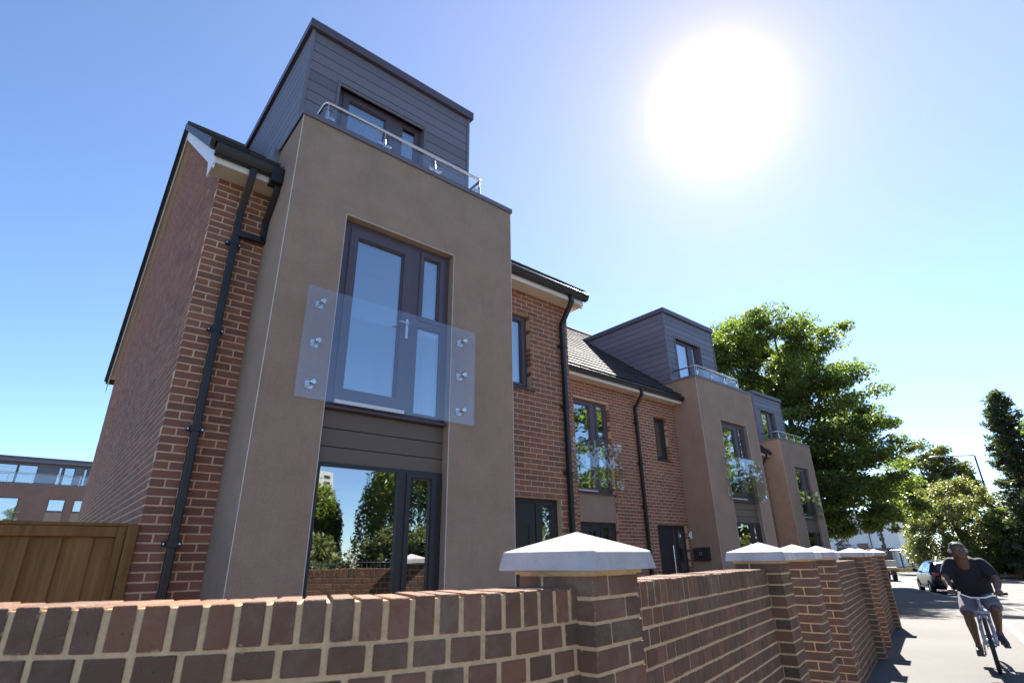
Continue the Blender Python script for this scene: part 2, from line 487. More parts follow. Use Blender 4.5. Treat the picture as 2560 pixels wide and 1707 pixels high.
def courses(u0, u1, z0, z1, openings, place, lead=None, off=0.0):
    """stretcher bond; place(u,z,len)->brick tuple; lead(z)->(u0,u1) optional clipping for gables"""
    out = []
    k0 = int(math.floor((z0 - Z0) / .075)); k1 = int(math.ceil((z1 - Z0) / .075))
    for k in range(k0, k1):
        za = max(Z0 + .075 * k + .0065, z0); zb = min(Z0 + .075 * (k + 1) - .0065, z1)
        if zb - za < .02: continue
        zc = (za + zb) / 2
        a, b = (u0, u1) if lead is None else lead(zb)
        if b - a < .03: continue
        iv = [(a, b)]
        for ox0, ox1, oz0, oz1 in openings:
            if oz0 < zc < oz1:
                nv = []
                for p, q in iv:
                    if ox1 <= p or ox0 >= q: nv.append((p, q))
                    else:
                        if ox0 > p: nv.append((p, ox0))
                        if ox1 < q: nv.append((ox1, q))
                iv = nv
        sh = (.1125 if k % 2 == 0 else 0) + off
        for p, q in iv:
            i0 = math.floor((p - sh) / .225); t = p
            while t < q - 1e-6:
                i0 += 1; e = min(q, sh + .225 * i0)
                if e <= t + 1e-6: continue
                la = .0065 if t > p + 1e-6 else 0; lb = .0065 if e < q - 1e-6 else 0
                if e - t - la - lb > .02: out.append(place((t + la + e - lb) / 2, zc, e - t - la - lb, zb - za))
                t = e
    return out
def plate(mb, u0, u1, z0, z1, holes, fn, d0, d1):
    """slab with rectangular holes; fn(u,d,z)->point"""
    us = sorted({u0, u1} | {min(max(h[i], u0), u1) for h in holes for i in (0, 1)}); zs = sorted({z0, z1} | {min(max(h[i], z0), z1) for h in holes for i in (2, 3)})
    def solid(i, j):
        if i < 0 or j < 0 or i >= len(us) - 1 or j >= len(zs) - 1: return False
        uc, zc = (us[i] + us[i + 1]) / 2, (zs[j] + zs[j + 1]) / 2
        return not any(h[0] < uc < h[1] and h[2] < zc < h[3] for h in holes)
    for i in range(len(us) - 1):
        for j in range(len(zs) - 1):
            if not solid(i, j): continue
            a, b, c, d = us[i], us[i + 1], zs[j], zs[j + 1]
            mb.poly([fn(a, d0, c), fn(b, d0, c), fn(b, d0, d), fn(a, d0, d)])
            mb.poly([fn(a, d1, d), fn(b, d1, d), fn(b, d1, c), fn(a, d1, c)])
            if not solid(i - 1, j): mb.poly([fn(a, d1, c), fn(a, d0, c), fn(a, d0, d), fn(a, d1, d)])
            if not solid(i + 1, j): mb.poly([fn(b, d0, c), fn(b, d1, c), fn(b, d1, d), fn(b, d0, d)])
            if not solid(i, j - 1): mb.poly([fn(a, d1, c), fn(b, d1, c), fn(b, d0, c), fn(a, d0, c)])
            if not solid(i, j + 1): mb.poly([fn(a, d0, d), fn(b, d0, d), fn(b, d1, d), fn(a, d1, d)])
    return mb
FY = lambda y: (lambda u, d, z: (u, y + d, z))
FX = lambda x: (lambda u, d, z: (x + d, u, z))
def facade(parent, y, x0, x1, z0, z1, openings, nobj, mortar='mortar', brick='brick'):
    mb = plate(MB(), x0 + .002, x1 - .002, z0, z1, openings, FY(y), .0035, .26)
    w = mb.build('brick_wall', M[mortar], parent)
    bs = courses(x0, x1, z0, z1, openings, lambda u, z, l, h: ((u, y + .05, z), (l, .102, h), 0.0))
    lay(w, bs, brick, nobj, .003)
    return w

# ------------------------------------------------------------------ windows, doors, rails
def glazed(parent, name, y, outer, glasses, fm='frame', depth=.07, sashes=(), gm='glass', label=None, back=None):
    """framed unit facing the street; sashes: (x0,x1,z0,z1) proud rectangles round their panes"""
    mb = plate(MB(), *outer, glasses, FY(y), 0, depth)
    fr = mb.build(name, M[fm], parent, label=label)
    for s in sashes:
        hs = [g for g in glasses if g[0] >= s[0] - 1e-4 and g[1] <= s[1] + 1e-4 and g[2] >= s[2] - 1e-4 and g[3] <= s[3] + 1e-4]
        hs2 = [(g[0] - .012, g[1] + .012, g[2] - .012, g[3] + .012) for g in hs]
        plate(MB(), *s, hs2, FY(y), -.014, .004).build('sash', M[fm], fr)
    for g in glasses:
        MB().box(g[0] - .005, g[1] + .005, y + depth * .35, y + depth * .35 + .02, g[2] - .005, g[3] + .005).build('pane', M[gm], fr)
    return fr
def handle(fr, x, y, z, left=True):
    mb = MB().box(x - .016, x + .016, y - .012, y, z - .115, z + .115)
    mb.tube([(x, y - .01, z + .05), (x, y - .05, z + .05), (x + (-.115 if left else .115), y - .05, z + .05)], .009, 8)
    mb.tube([(x, y - .016, z - .06), (x, y, z - .06)], .008, 8)
    mb.build('handle', M['steel'], fr, bevel=.003)
def french(parent, y, X, zb, zt):
    """French door with a narrow two-light side window; X is the left jamb of a 1.38 m opening"""
    g = [(X + .203, X + .752, zb + .21, zt - .185), (X + 1.033, X + 1.235, zb + 1.21, zt - .12), (X + .99, X + 1.295, zb + .085, zb + 1.07)]
    s = [(X + .105, X + .868, zb + .07, zt - .065), (X + .975, X + 1.305, zb + 1.15, zt - .06)]
    fr = glazed(parent, 'french_window', y, (X, X + 1.38, zb, zt), g, 'frame', .07, s)
    handle(fr, X + .84, y - .014, zb + 1.0)
    MB().box(X + .115, X + .86, y - .045, y - .014, zb + .045, zb + .08).build('threshold_strip', M['upvc'], fr)
    MB().prism([(y - .06, zb - .012), (y - .06, zb + .006), (y + .0, zb + .03), (y, zb - .012)], 'x', X + .004, X + 1.376).build('sill', M['frame'], fr)
    return fr
def tall_window(parent, y, X, zb, zt):
    g = [(X + .07, X + .868, zb + .08, zt - .035), (X + 1.015, X + 1.237, zb + .14, zt - .085)]
    fr = glazed(parent, 'tall_window', y, (X, X + 1.38, zb, zt), g, 'frame_black', .07, [(X + .955, X + 1.30, zb + .07, zt - .03)])
    MB().prism([(y - .07, zb - .02), (y - .07, zb), (y, zb + .02), (y, zb - .02)], 'x', X + .004, X + 1.376).build('sill', M['frame'], fr)
    return fr
def curtain(parent, x0, x1, y, z0, z1, name='curtain'):
    mb = MB(); n = max(6, int((x1 - x0) / .03)); b = len(mb.v)
    for i in range(n + 1):
        x = x0 + (x1 - x0) * i / n; yy = y + .018 * math.sin(i * 1.15) + .006 * math.sin(i * 2.9)
        mb.v += [(x, yy, z0), (x, yy, z1)]
    for i in range(n): mb.f.append((b + 2 * i, b + 2 * i + 2, b + 2 * i + 3, b + 2 * i + 1))
    return mb.build(name, M['curtain'], parent, smooth=True)
def balustrade(parent, y, x0, x1, z0, z1, xs, zs, wall_y):
    o = MB().box(x0, x1, y - .009, y + .009, z0, z1).build('glass_balustrade', M['balu'], parent, bevel=.002)
    for x in xs:
        for z in zs:
            mb = MB().tube([(x, y - .03, z), (x, wall_y - .012, z)], .016, 12)
            mb.tube([(x, y - .034, z), (x, y - .028, z), (x, y - .010, z)], [.022, .027, .027], 16)
            mb.box(x - .037, x + .037, wall_y - .012, wall_y - .001, z - .037, z + .037)
            mb.build('fixing', M['steel'], o)
    return o
def railing(parent, x0, x1, y, yb, zb, zr, n=4):
    o = MB().tube([(x0, yb, zr), (x0, y + .05, zr), (x0 + .01, y + .012, zr), (x0 + .05, y, zr), (x1 - .05, y, zr), (x1 - .01, y + .012, zr), (x1, y + .05, zr), (x1, yb, zr)], .021, 12).build('handrail', M['steel'], parent, smooth=True)
    xs = [x0 + .03 + (x1 - x0 - .06) * i / (n - 1) for i in range(n)]
    for i, x in enumerate(xs):
        mb = MB().tube([(x, y + .004, zb), (x, y + .004, zb + .2)], .019, 12).tube([(x, y + .004, zb + .2), (x, y + .004, zr - .01)], .008, 8)
        mb.lathe([(.034, 0), (.034, .008)], (x, y + .004, zb), 14)
        for sg in (-1, 1):
            if (i == 0 and sg < 0) or (i == n - 1 and sg > 0): continue
            mb.obox((x + sg * .047, y + .004, zb + .12), (.062, .028, .04)); mb.tube([(x + sg * .068, y + .004, zb + .12), (x + sg * .085, y + .004, zb + .12)], [.02, .012], 10)
        mb.build('rail_post', M['steel'], o, bevel=.003)
    for i in range(n - 1):
        MB().box(xs[i] + .055, xs[i + 1] - .055, y - .001, y + .009, zb + .03, zr - .055).build('glass_panel', M['balu'], o)
    return o
def planks(parent, fn, u0, u1, z0, z1, pitch, holes, mat, d=.022, lead=None, ztop=None):
    """horizontal boards: each one an object, split round holes; fn(u,d,z)->point"""
    k = 0; z = z1
    while z > z0 + .02:
        za = max(z0, z - pitch)
        iv = [(u0, u1)] if lead is None else [lead((z + za) / 2)]
        for h in holes:
            zc = (z + za) / 2
            if h[2] < zc < h[3]:
                nv = []
                for p, q in iv:
                    if h[1] <= p or h[0] >= q: nv.append((p, q))
                    else:
                        if h[0] > p: nv.append((p, h[0]))
                        if h[1] < q: nv.append((h[1], q))
                iv = nv
        for p, q in iv:
            if q - p < .03: continue
            mb = MB(); zt = z - .007; zi = za
            sec = [(-d, zi), (-d, zt - .004), (-d + .006, zt), (0, zt), (0, zi)]
            nn = len(sec); b = len(mb.v)
            for u in (p, q):
                for dd, zz in sec: mb.v.append(fn(u, dd, zz))
            mb.f.append(tuple(b + i for i in range(nn))); mb.f.append(tuple(b + nn + i for i in range(nn))[::-1])
            for i in range(nn):
                j = (i + 1) % nn; mb.f.append((b + i, b + nn + i, b + nn + j, b + j))
            mb.build('plank', M[mat], parent)
        z -= pitch

# ------------------------------------------------------------------ bay tower with set-back dormer
def bay(parent, X, yt, yb, dz, woff, tall=True):
    """rendered projecting bay 2.877 m wide: front at yt, brick face at yb"""
    W_ = 2.877; X1 = X + W_; zt = 6.0 + dz
    wl = X + woff; op = (wl, wl + 1.38, .15, 4.95 + dz)
    mb = plate(MB(), X, X1, -.5, zt, [op], FY(yt), 0, .22)
    for a, b in ((X, X + .2), (X1 - .2, X1)):
        mb.box(a, b, yt + .22, yb + .9, -.5, zt)
    mb.box(X + .2, X1 - .2, yt + .22, yb + .9, 5.30 + dz, 5.42 + dz)
    mb.box(X + .2, X1 - .2, yt + .22, yb + .9, 2.55 + dz, 2.72 + dz)
    tw = mb.build('rendered_bay', M['render'], parent)
    mb = MB()
    for xx, sg in ((X, -1), (X1, 1)):
        mb.box(xx - .004 if sg < 0 else xx - .001, xx + .001 if sg < 0 else xx + .004, yt - .003, yt + .003, -.4, zt - .002)
    for xx in (op[0], op[1]): mb.box(xx - .0025, xx + .0025, yt - .003, yt + .004, op[2], op[3])
    mb.box(op[0], op[1], yt - .003, yt + .004, op[3] - .002, op[3] + .004)
    mb.build('corner_bead', M['bead'], tw)
    # coping
    mb = MB()
    mb.box(X - .02, X1 + .02, yt - .02, yt + .24, zt + .002, zt + .03); mb.box(X - .022, X1 + .022, yt - .022, yt - .014, zt - .035, zt + .029)
    mb.box(X - .02, X + .22, yt + .24, yb + .33, zt + .002, zt + .03); mb.box(X1 - .22, X1 + .02, yt + .24, yb + .33, zt + .002, zt + .03)
    mb.box(X - .022, X - .014, yt - .014, yb + .30, zt - .035, zt + .029); mb.box(X1 + .014, X1 + .022, yt - .014, yb + .30, zt - .035, zt + .029)
    mb.build('coping', M['clad'], tw)
    yf = yt + .1
    french(parent, yf, wl, 2.86 + dz, 4.95 + dz)
    tall_window(parent, yf, wl, .15, 2.352 + dz)
    sp = MB().box(wl, wl + 1.38, yf + .035, yf + .08, 2.352 + dz, 2.86 + dz).build('spandrel', M['spandrel'], parent)
    planks(sp, FY(yf + .034), wl + .003, wl + 1.377, 2.354 + dz, 2.845 + dz, .172, [], 'spandrel', .024)
    # room behind the windows
    mb = MB(); mb.box(wl - .4, wl + 1.75, yb + .95, yb + 1.0, 0, 5.3 + dz); mb.build('room_wall', M['room'], parent)
    curtain(parent, wl + 1.16, wl + 1.34, yf + .16, 2.9 + dz, 4.9 + dz); curtain(parent, wl + 1.14, wl + 1.27, yf + .18, .2, 2.3 + dz)
    balustrade(parent, yt - .1, wl - .32, wl + 1.638, 2.857 + dz, 3.96 + dz, (wl - .17, wl + 1.49), (3.01 + dz, 3.413 + dz, 3.818 + dz), yt)
    # dormer
    d0, d1, yd, ztop = X + .15, X + 2.72, yt + .825, 8.17 + dz
    dm = MB()
    dop = (d0 + .435, d0 + 1.785, 5.45 + dz, 7.53 + dz)
    plate(dm, d0 + .01, d1 - .01, 5.42 + dz, ztop, [dop], FY(yd), .024, .14)
    pit = .78
    roofy = lambda z: yb - .33 + (z - 5.5 - dz) / pit
    yr = roofy(ztop) + .1
    for a, b in ((d0 + .012, d0 + .14), (d1 - .14, d1 - .012)):
        dm.prism([(yd + .14, 5.42 + dz), (yd + .14, ztop), (yr, ztop), (yb + .1, 5.42 + dz)], 'x', a, b)
    dm.box(d0 + .3, d1 - .3, yd + 1.5, yd + 1.6, 5.4 + dz, ztop)
    dr = dm.build('dormer', M['clad'], parent)
    planks(dr, FY(yd + .022), d0, d1, 5.45 + dz, ztop, .170, [(dop[0] - .015, dop[1] + .015, dop[2], dop[3] + .012)], 'clad')
    for xx, sg in ((d0, 1), (d1, -1)):
        planks(dr, (lambda u, d, z, xx=xx, sg=sg: (xx + sg * (-.008 + .022 + d), u, z)), yd + .023, 0, 5.45 + dz, ztop, .170, [], 'clad', .022,
               lead=lambda z: (yd + .023, min(roofy(z) + .08, yr)))
    mb = MB()
    mb.box(d0 - .012, d0 + .03, yd - .014, yd + .022, 5.6 + dz, ztop - .002); mb.box(d1 - .03, d1 + .012, yd - .014, yd + .022, 5.6 + dz, ztop - .002)
    for xx in (dop[0], dop[1]): mb.box(xx - .02, xx + .02, yd - .012, yd + .12, dop[2], dop[3] + .02)
    mb.box(dop[0] + .02, dop[1] - .02, yd - .012, yd + .12, dop[3], dop[3] + .02)
    mb.build('cladding_trim', M['clad'], dr)
    rf = MB().box(d0 - .05, d1 + .05, yd - .05, yr + .25, ztop + .004, ztop + .125)
    rf.box(d0 - .057, d1 + .057, yd - .057, yd - .05, ztop - .002, ztop + .135)
    rf.box(d0 - .057, d0 - .05, yd - .05, yr + .2, ztop - .002, ztop + .135); rf.box(d1 + .05, d1 + .057, yd - .05, yr + .2, ztop - .002, ztop + .135)
    rf.build('flat_roof', M['frame'], dr)
    D = dop[0]; g = [(D + .205, D + .745, 5.75 + dz, dop[3] - .14), (D + 1.03, D + 1.235, 5.8 + dz, dop[3] - .09)]
    fr = glazed(dr, 'dormer_window', yd + .1, (D, D + 1.35, dop[2], dop[3]), g, 'frame', .06, [(D + .11, D + .85, 5.6 + dz, dop[3] - .05)])
    curtain(dr, D + .55, D + .76, yd + .3, 5.6 + dz, dop[3])
    railing(parent, X + .235, X + 2.43, yt + .08, yd - .02, zt + .03, 6.35 + dz)
    return tw

# ------------------------------------------------------------------ roof, gutter, eaves
PIT = .78
def roof(parent, x0, x1, yb, dz, nobj, gap=None, verge0=True):
    """front slope of tiles on a deck; gap: (x0,x1,ytop) strip taken by a dormer"""
    e_y, e_z = yb - .30, 5.515 + dz; r_y = yb + 4.75; r_z = e_z + PIT * (r_y - e_y)
    deck = MB()
    deck.prism([(e_y + .02, e_z - .03), (r_y, r_z - .03), (2 * r_y - e_y, e_z - .03), (2 * r_y - e_y, e_z - .07), (r_y, r_z - .09), (e_y + .02, e_z - .07)], 'x', x0, x1)
    rf = deck.build('roof', M['tile'], parent)
    ang = math.atan(PIT); L = (r_y - e_y) / math.cos(ang); g = .335; n = int(L / g)
    tiles = []
    wN = round((x1 - x0) / .33); tw = (x1 - x0) / wN
    for k in range(n + 1):
        t0 = k * g; ln = min(.42, L - t0 + .02)
        if ln < .1: continue
        for i in range(wN):
            xa = x0 + tw * i + (tw / 2 if k % 2 else 0); xb = min(xa + tw, x1)
            for a, b in (((x0, xa),) if (k % 2 and i == 0) else ()) + ((xa, xb),):
                if b - a < .05: continue
                xc = (a + b) / 2; mid = t0 + ln / 2
                yy = e_y + math.cos(ang) * mid - math.sin(ang) * .028; zz = e_z + math.sin(ang) * mid + math.cos(ang) * .028
                if gap and gap[0] < xc < gap[1] and yy < gap[2]: continue
                tiles.append(((xc, yy, zz), (b - a - .006, ln, .032), 0))
    def key(b):
        return (Vector(b[0]) - CAM).length
    tiles.sort(key=key)
    tilt = ang - .030 / g * .9
    cache = {}
    for c, sz, _ in tiles[:nobj]:
        kk = (round(sz[0], 2), round(sz[1], 2))
        if kk not in cache:
            cache[kk] = MB().obox((0, 0, 0), sz).mesh('tile', M['tile'])
        o = bpy.data.objects.new('roof_tile', cache[kk]); COL.objects.link(o); o.parent = rf
        o.location = (c[0], c[1], c[2] + random.uniform(-.002, .002)); o.rotation_euler = (tilt + random.uniform(-.006, .006), random.uniform(-.006, .006), 0)
    if tiles[nobj:]:
        mb = MB()
        for c, sz, _ in tiles[nobj:]: mb.obox((c[0], c[1], c[2] + random.uniform(-.002, .002)), sz, Matrix.Rotation(tilt, 3, 'X'))
        mb.build('tile_courses', M['tile'], rf, kind='stuff')
    MB().tube([(x0 - .02, r_y, r_z + .01), (x1 + .02, r_y, r_z + .01)], .11, 10).build('ridge_tiles', M['tile'], rf, smooth=True)
    return rf
def gutter(parent, x0, x1, yb, dz):
    y = yb - .30; z = 5.44 + dz
    pr = [(y + .045, z + .05), (y - .075, z + .05), (y - .085, z + .02), (y - .07, z - .02), (y - .045, z - .055), (y + .02, z - .06), (y + .045, z - .03)]
    g = MB().prism(pr, 'x', x0, x1).build('gutter', M['black_plastic'], parent, bevel=.004)
    return g
def eaves(parent, x0, x1, yb, dz, end=False):
    z = 5.33 + dz
    MB().box(x0, x1, yb - .25, yb + .008, z, z + .012).build('soffit', M['soffit'], parent)
    MB().box(x0, x1, yb - .268, yb - .251, z - .012, z + .16).build('fascia', M['upvc'], parent)
def downpipe(parent, x, yb, dz, zt=None, z0=-.1, sw=.0):
    w = .034; y = yb - .06
    zt = 5.40 + dz; mb = MB()
    pth = [(x + sw, yb - .30, zt), (x + sw, yb - .30, zt - .12), (x, y, zt - .42), (x, y, z0)]
    for a, b in zip(pth[:-1], pth[1:]):
        a, b = Vector(a), Vector(b); d = (b - a); ln = d.length
        q = d.to_track_quat('Z', 'X').to_matrix(); mb.obox((a + b) / 2, (.066, .066, ln + .03), q)
    o = mb.build('downpipe', M['black_plastic'], parent, bevel=.008)
    z = zt - .8
    while z > .4:
        mb = MB().box(x - .041, x + .041, y - .041, y + .041, z - .03, z + .03).box(x - .075, x + .075, yb - .018, yb - .002, z - .022, z + .022)
        c = mb.build('pipe_clip', M['black_plastic'], o, bevel=.003)
        mb = MB()
        for sx in (-.06, .06): mb.tube([(x + sx, yb - .03, z), (x + sx, yb - .015, z)], .008, 8)
        mb.build('screw', M['steel'], o)
        z -= .98
    return o
def door_unit(parent, y, x0, x1, z1, leaf, side, label, style):
    """front door with side light; leaf/side are x ranges"""
    z0 = .05
    fr = plate(MB(), x0, x1, z0, z1, [(leaf[0], leaf[1], z0 + .02, z1 - .06), (side[0], side[1], .25, z1 - .09)], FY(y), 0, .075).build('entrance_door', M['frame_black'], parent, label=label)
    MB().box(side[0] - .004, side[1] + .004, y + .03, y + .05, .246, z1 - .086).build('pane', M['glass'], fr)
    lf = MB().box(leaf[0] + .004, leaf[1] - .004, y + .012, y + .06, z0 + .024, z1 - .064)
    w = leaf[1] - leaf[0]
    if style == 'panel':
        for a, b, c, d in ((.16, .84, 1.15, 1.95), (.16, .46, .3, 1.0), (.54, .84, .3, 1.0)):
            plate(lf, leaf[0] + w * a, leaf[0] + w * b, c, d, [(leaf[0] + w * a + .03, leaf[0] + w * b - .03, c + .03, d - .03)], FY(y), .002, .014)
    elif style == 'square':
        sx = (8.29, 8.47)
        for zz in (1.845, 1.45, 1.05): plate(lf, sx[0] - .02, sx[1] + .02, zz - .02, zz + .19, [(sx[0], sx[1], zz, zz + .17)], FY(y), .0, .014)
    else:
        for zz in np.arange(.35, 2.0, .18): lf.box(leaf[0] + .05, leaf[1] - .05, y + .008, y + .0125, zz, zz + .006)
    L = lf.build('door_leaf', M['frame_black'], fr)
    if style == 'square':
        for zz in (1.845, 1.45, 1.05): MB().box(8.29, 8.47, y + .004, y + .011, zz, zz + .17).build('small_pane', M['glass'], L)
    if style == 'plank':
        MB().tube([(leaf[0] + w * .72, y - .045, .55), (leaf[0] + w * .72, y - .045, 1.75)], .013, 10).tube([(leaf[0] + w * .72, y - .045, .7), (leaf[0] + w * .72, y + .015, .7)], .009, 8).tube([(leaf[0] + w * .72, y - .045, 1.6), (leaf[0] + w * .72, y + .015, 1.6)], .009, 8).build('pull_bar', M['steel'], L)
        MB().box(leaf[1] - .035, leaf[1] - .025, y + .002, y + .013, z0 + .05, z1 - .08).build('edge_strip', M['steel'], L)
    MB().box(leaf[1] - .075, leaf[1] - .04, y - .012, y + .013, 1.0, 1.22).build('lock_plate', M['steel'], L)
    curtain(parent, side[0] - .05, side[1] + .05, y + .14, .1, z1, 'blind')
    return fr

# ================================================================== SETTING: ground, road, pavements
def strip(name, mat, na, nb, z, s0=-60, s1=150, step=2.0, dz=None):
    mb = MB(); s = s0; prev = None
    while s <= s1 + 1e-6:
        a = st(s, na(s) if callable(na) else na, z); b = st(s, nb(s) if callable(nb) else nb, z)
        if prev: mb.poly([prev[1], b, a, prev[0]])
        prev = (a, b); s += step
    o = mb.build(name, M[mat]); o['kind'] = 'structure'; return o
g = MB().poly([(-900, -900, -.75), (900, -900, -.75), (900, 900, -.75), (-900, 900, -.75)]).build('ground', simple('dry_ground', (.17, .15, .10), .95, var=.3, scale=.2))
g['kind'] = 'structure'
strip('road', 'road', n_left, n_right, -.10)
strip('pavement', 'pavement', lambda s: n_left(s) + .13, lambda s: 3.5 if s < 28 else max(3.5, n_left(s) + 2.6), 0.0)
strip('garden_ground', 'pavement', lambda s: 3.5 if s < 28 else max(3.5, n_left(s) + 2.6), lambda s: 90.0, 0.0, -60, 150, 3.0)
strip('pavement_opposite', 'pavement', lambda s: n_right(s) - .13, lambda s: n_right(s) - 2.4, 0.0)
M['parkgrass'] = simple('parched_park_grass', (.13, .125, .045), .95, var=.4, scale=1.5, bump=.6, bscale=40)
strip('park_ground', 'parkgrass', lambda s: n_right(s) - 2.4, lambda s: n_right(s) - 160, -.01, -60, 150, 3.0)
for nm, f, w in (('kerb', n_left, 1), ('kerb_opposite', n_right, -1)):
    mb = MB(); s = -60
    while s < 150:
        a0, a1 = st(s, f(s)), st(s + 1, f(s + 1)); b0, b1 = st(s, f(s) + .13 * w), st(s + 1, f(s + 1) + .13 * w)
        up = Vector((0, 0, .006)); dn = Vector((0, 0, -.14)); q = (a1 - a0) * .008
        a0 = a0 + q; b0 = b0 + q
        mb.poly([a0 + up, a1 + up, b1 + up, b0 + up]); mb.poly([a0 + dn, a1 + dn, a1 + up, a0 + up]); mb.poly([a0 + dn, a0 + up, b0 + up, b0 + dn]); mb.poly([b0 + dn, b0 + up, b1 + up, b1 + dn])
        s += 1
    o = mb.build(nm, M['kerb']); o['kind'] = 'structure'
mb = MB(); s = 6.0
while s < 60:
    for na, w, ln in ((-.95, .10, 3.6),):
        a, b = st(s, n_left(s) + na, -.096), st(s + ln, n_left(s + ln) + na, -.096); c, d = st(s + ln, n_left(s + ln) + na - w, -.096), st(s, n_left(s) + na - w, -.096)
        mb.poly([a, b, c, d])
    s += 4.0
s = -30.0
while s < 90:
    a, b = st(s, n_left(s) - 4.0, -.096), st(s + 2, n_left(s + 2) - 4.0, -.096)
    mb.poly([a, b, b - ND * .1, a - ND * .1]); s += 6
o = mb.build('road_markings', M['paint']); o['kind'] = 'structure'

# ================================================================== HOUSES
HOUSES = 'terraced houses along the street'
# ---- end house nearest the camera
H1 = thing('terraced_house', 'large near house with brown rendered bay, brick gable and glass balconies', 'house', (2.6, 4.5, 0), HOUSES)
op_mid = [(3.70, 4.435, 3.79, 4.966), (3.85, 4.94, -.2, 2.2665)]
w1 = MB()
plate(w1, .012, 5.238, -.3, 5.34, [(.55, 3.41, -.4, 5.5)] + op_mid, FY(0), .0035, .26)
gab_r = lambda z: ((max(0, (z - 5.40) / PIT - .1) if z > 5.40 else 0), min(9.5, 9.5 - ((z - 5.40) / PIT - .1) if z > 5.40 else 9.5))
slot = (4.05, 4.5, 3.55, 4.45)
for xx, sg in ((.0005, 1), (5.2495, -1)):
    w1.prism([(.01, -.3), (9.49, -.3), (9.49, 5.34), (4.75, 9.10), (.01, 5.34)], 'x', xx, xx + sg * .2)
w1.box(0.02, 5.22, 9.3, 9.49, -.3, 5.34)
bw = w1.build('brick_wall', M['mortar'], H1)
bs = courses(0.0, .546, -.02, 5.335, [], lambda u, z, l, h: ((u, .05, z), (l, .102, h), 0.0))
bs += courses(3.38, 5.25, -.02, 5.335, op_mid, lambda u, z, l, h: ((u, .05, z), (l, .102, h), 0.0))
lay(bw, bs, 'brick', 300, .003)
gb = courses(.105, 9.5, -.02, 9.05, [], lambda u, z, l, h: ((.049, u, z), (.102, l, h), 0.0), lead=lambda z: (max(.105, gab_r(z)[0]), gab_r(z)[1]), off=.1)
lay(bw, gb, 'brick', 0, .003)
gb = courses(.105, 9.5, -.02, 9.05, [], lambda u, z, l, h: ((5.2005, u, z), (.102, l, h), 0.0), lead=lambda z: (max(.105, gab_r(z)[0]), gab_r(z)[1]), off=.1)
lay(bw, gb, 'brick', 0, .003)
mb = MB()
for k in range(12): mb.box(-.006, .02, 4.14 + (.055 if k % 2 else 0), 4.20 + (.055 if k % 2 else 0), 3.56 + .075 * k, 3.628 + .075 * k)
mb.build('toothed_joint', M['black_plastic'], H1)
eaves(H1, -.10, .56, 0, 0); eaves(H1, 3.40, 5.36, 0, 0)
gutter(H1, -.13, .585, 0, 0); gutter(H1, 3.40, 5.42, 0, 0)
# boxed ends of the eaves and barge boards
for xa, xb in ((-.118, -.10), (5.36, 5.378)):
    mb = MB().prism([(-.272, 5.30), (-.272, 5.50), (.02, 5.72), (.25, 5.72), (.02, 5.30)], 'x', xa, xb); mb.build('eaves_end', M['upvc'], H1)
def barge(parent, x, sgn, yb, dz):
    e_y, e_z = yb - .30, 5.515 + dz; r_y = yb + 4.75; r_z = e_z + PIT * (r_y - e_y)
    b = .19
    pr = [(e_y + .04, e_z - .075), (r_y, r_z - .10), (2 * r_y - e_y - .04, e_z - .075), (2 * r_y - e_y - .04, e_z - .075 - b), (r_y, r_z - .10 - b), (e_y + .04, e_z - .075 - b)]
    MB().prism(pr, 'x', x, x + sgn * .016).build('barge_board', M['upvc'], parent)
    s0, s1 = (x + sgn * .016, 0) if sgn > 0 else (x + sgn * .016, x)
    pr = [(e_y + .3, e_z + .26 * PIT - .21), (r_y, r_z - .235), (2 * r_y - e_y - .3, e_z + .26 * PIT - .21), (2 * r_y - e_y - .3, e_z + .26 * PIT - .222), (r_y, r_z - .247), (e_y + .3, e_z + .26 * PIT - .222)]
    a, b2 = (x + .017, x + .017 + .125) if sgn > 0 else (x - .017 - .125, x - .017)
    MB().prism(pr, 'x', a, b2).build('verge_soffit', M['soffit'], parent)
barge(H1, -.115, 1, 0, 0); barge(H1, 5.36, -1, 0, 0)
rf1 = roof(H1, -.15, 5.40, 0, 0, 120, (.55, 3.41, .55))
for xv in (-.165,):
    for side in (0, 1):
        e_y, e_z, r_y = -.30, 5.515, 4.75; ang = math.atan(PIT)
        for k in range(19):
            t = k * .335; y = e_y + math.cos(ang) * t; z = e_z + math.sin(ang) * t
            mb = MB().obox((0, 0, 0), (.045, .40, .095), None)
            me = mb.mesh('verge_cap', M['black_plastic'])
            o = link('verge_cap', me, rf1); y2 = y + .17; z2 = z + .17 * PIT - .008
            o.location = (xv, y2 if side == 0 else 2 * r_y - y2, z2); o.rotation_euler = ((ang - .05) if side == 0 else -(ang - .05), 0, 0)
bay(H1, .543, -.775, 0, 0, .589)
MB().prism([(-.02, 5.42), (.4, 5.78), (.4, 6.1), (-.02, 6.0)], 'x', .47, .541).build('lead_flashing', M['lead'], H1)
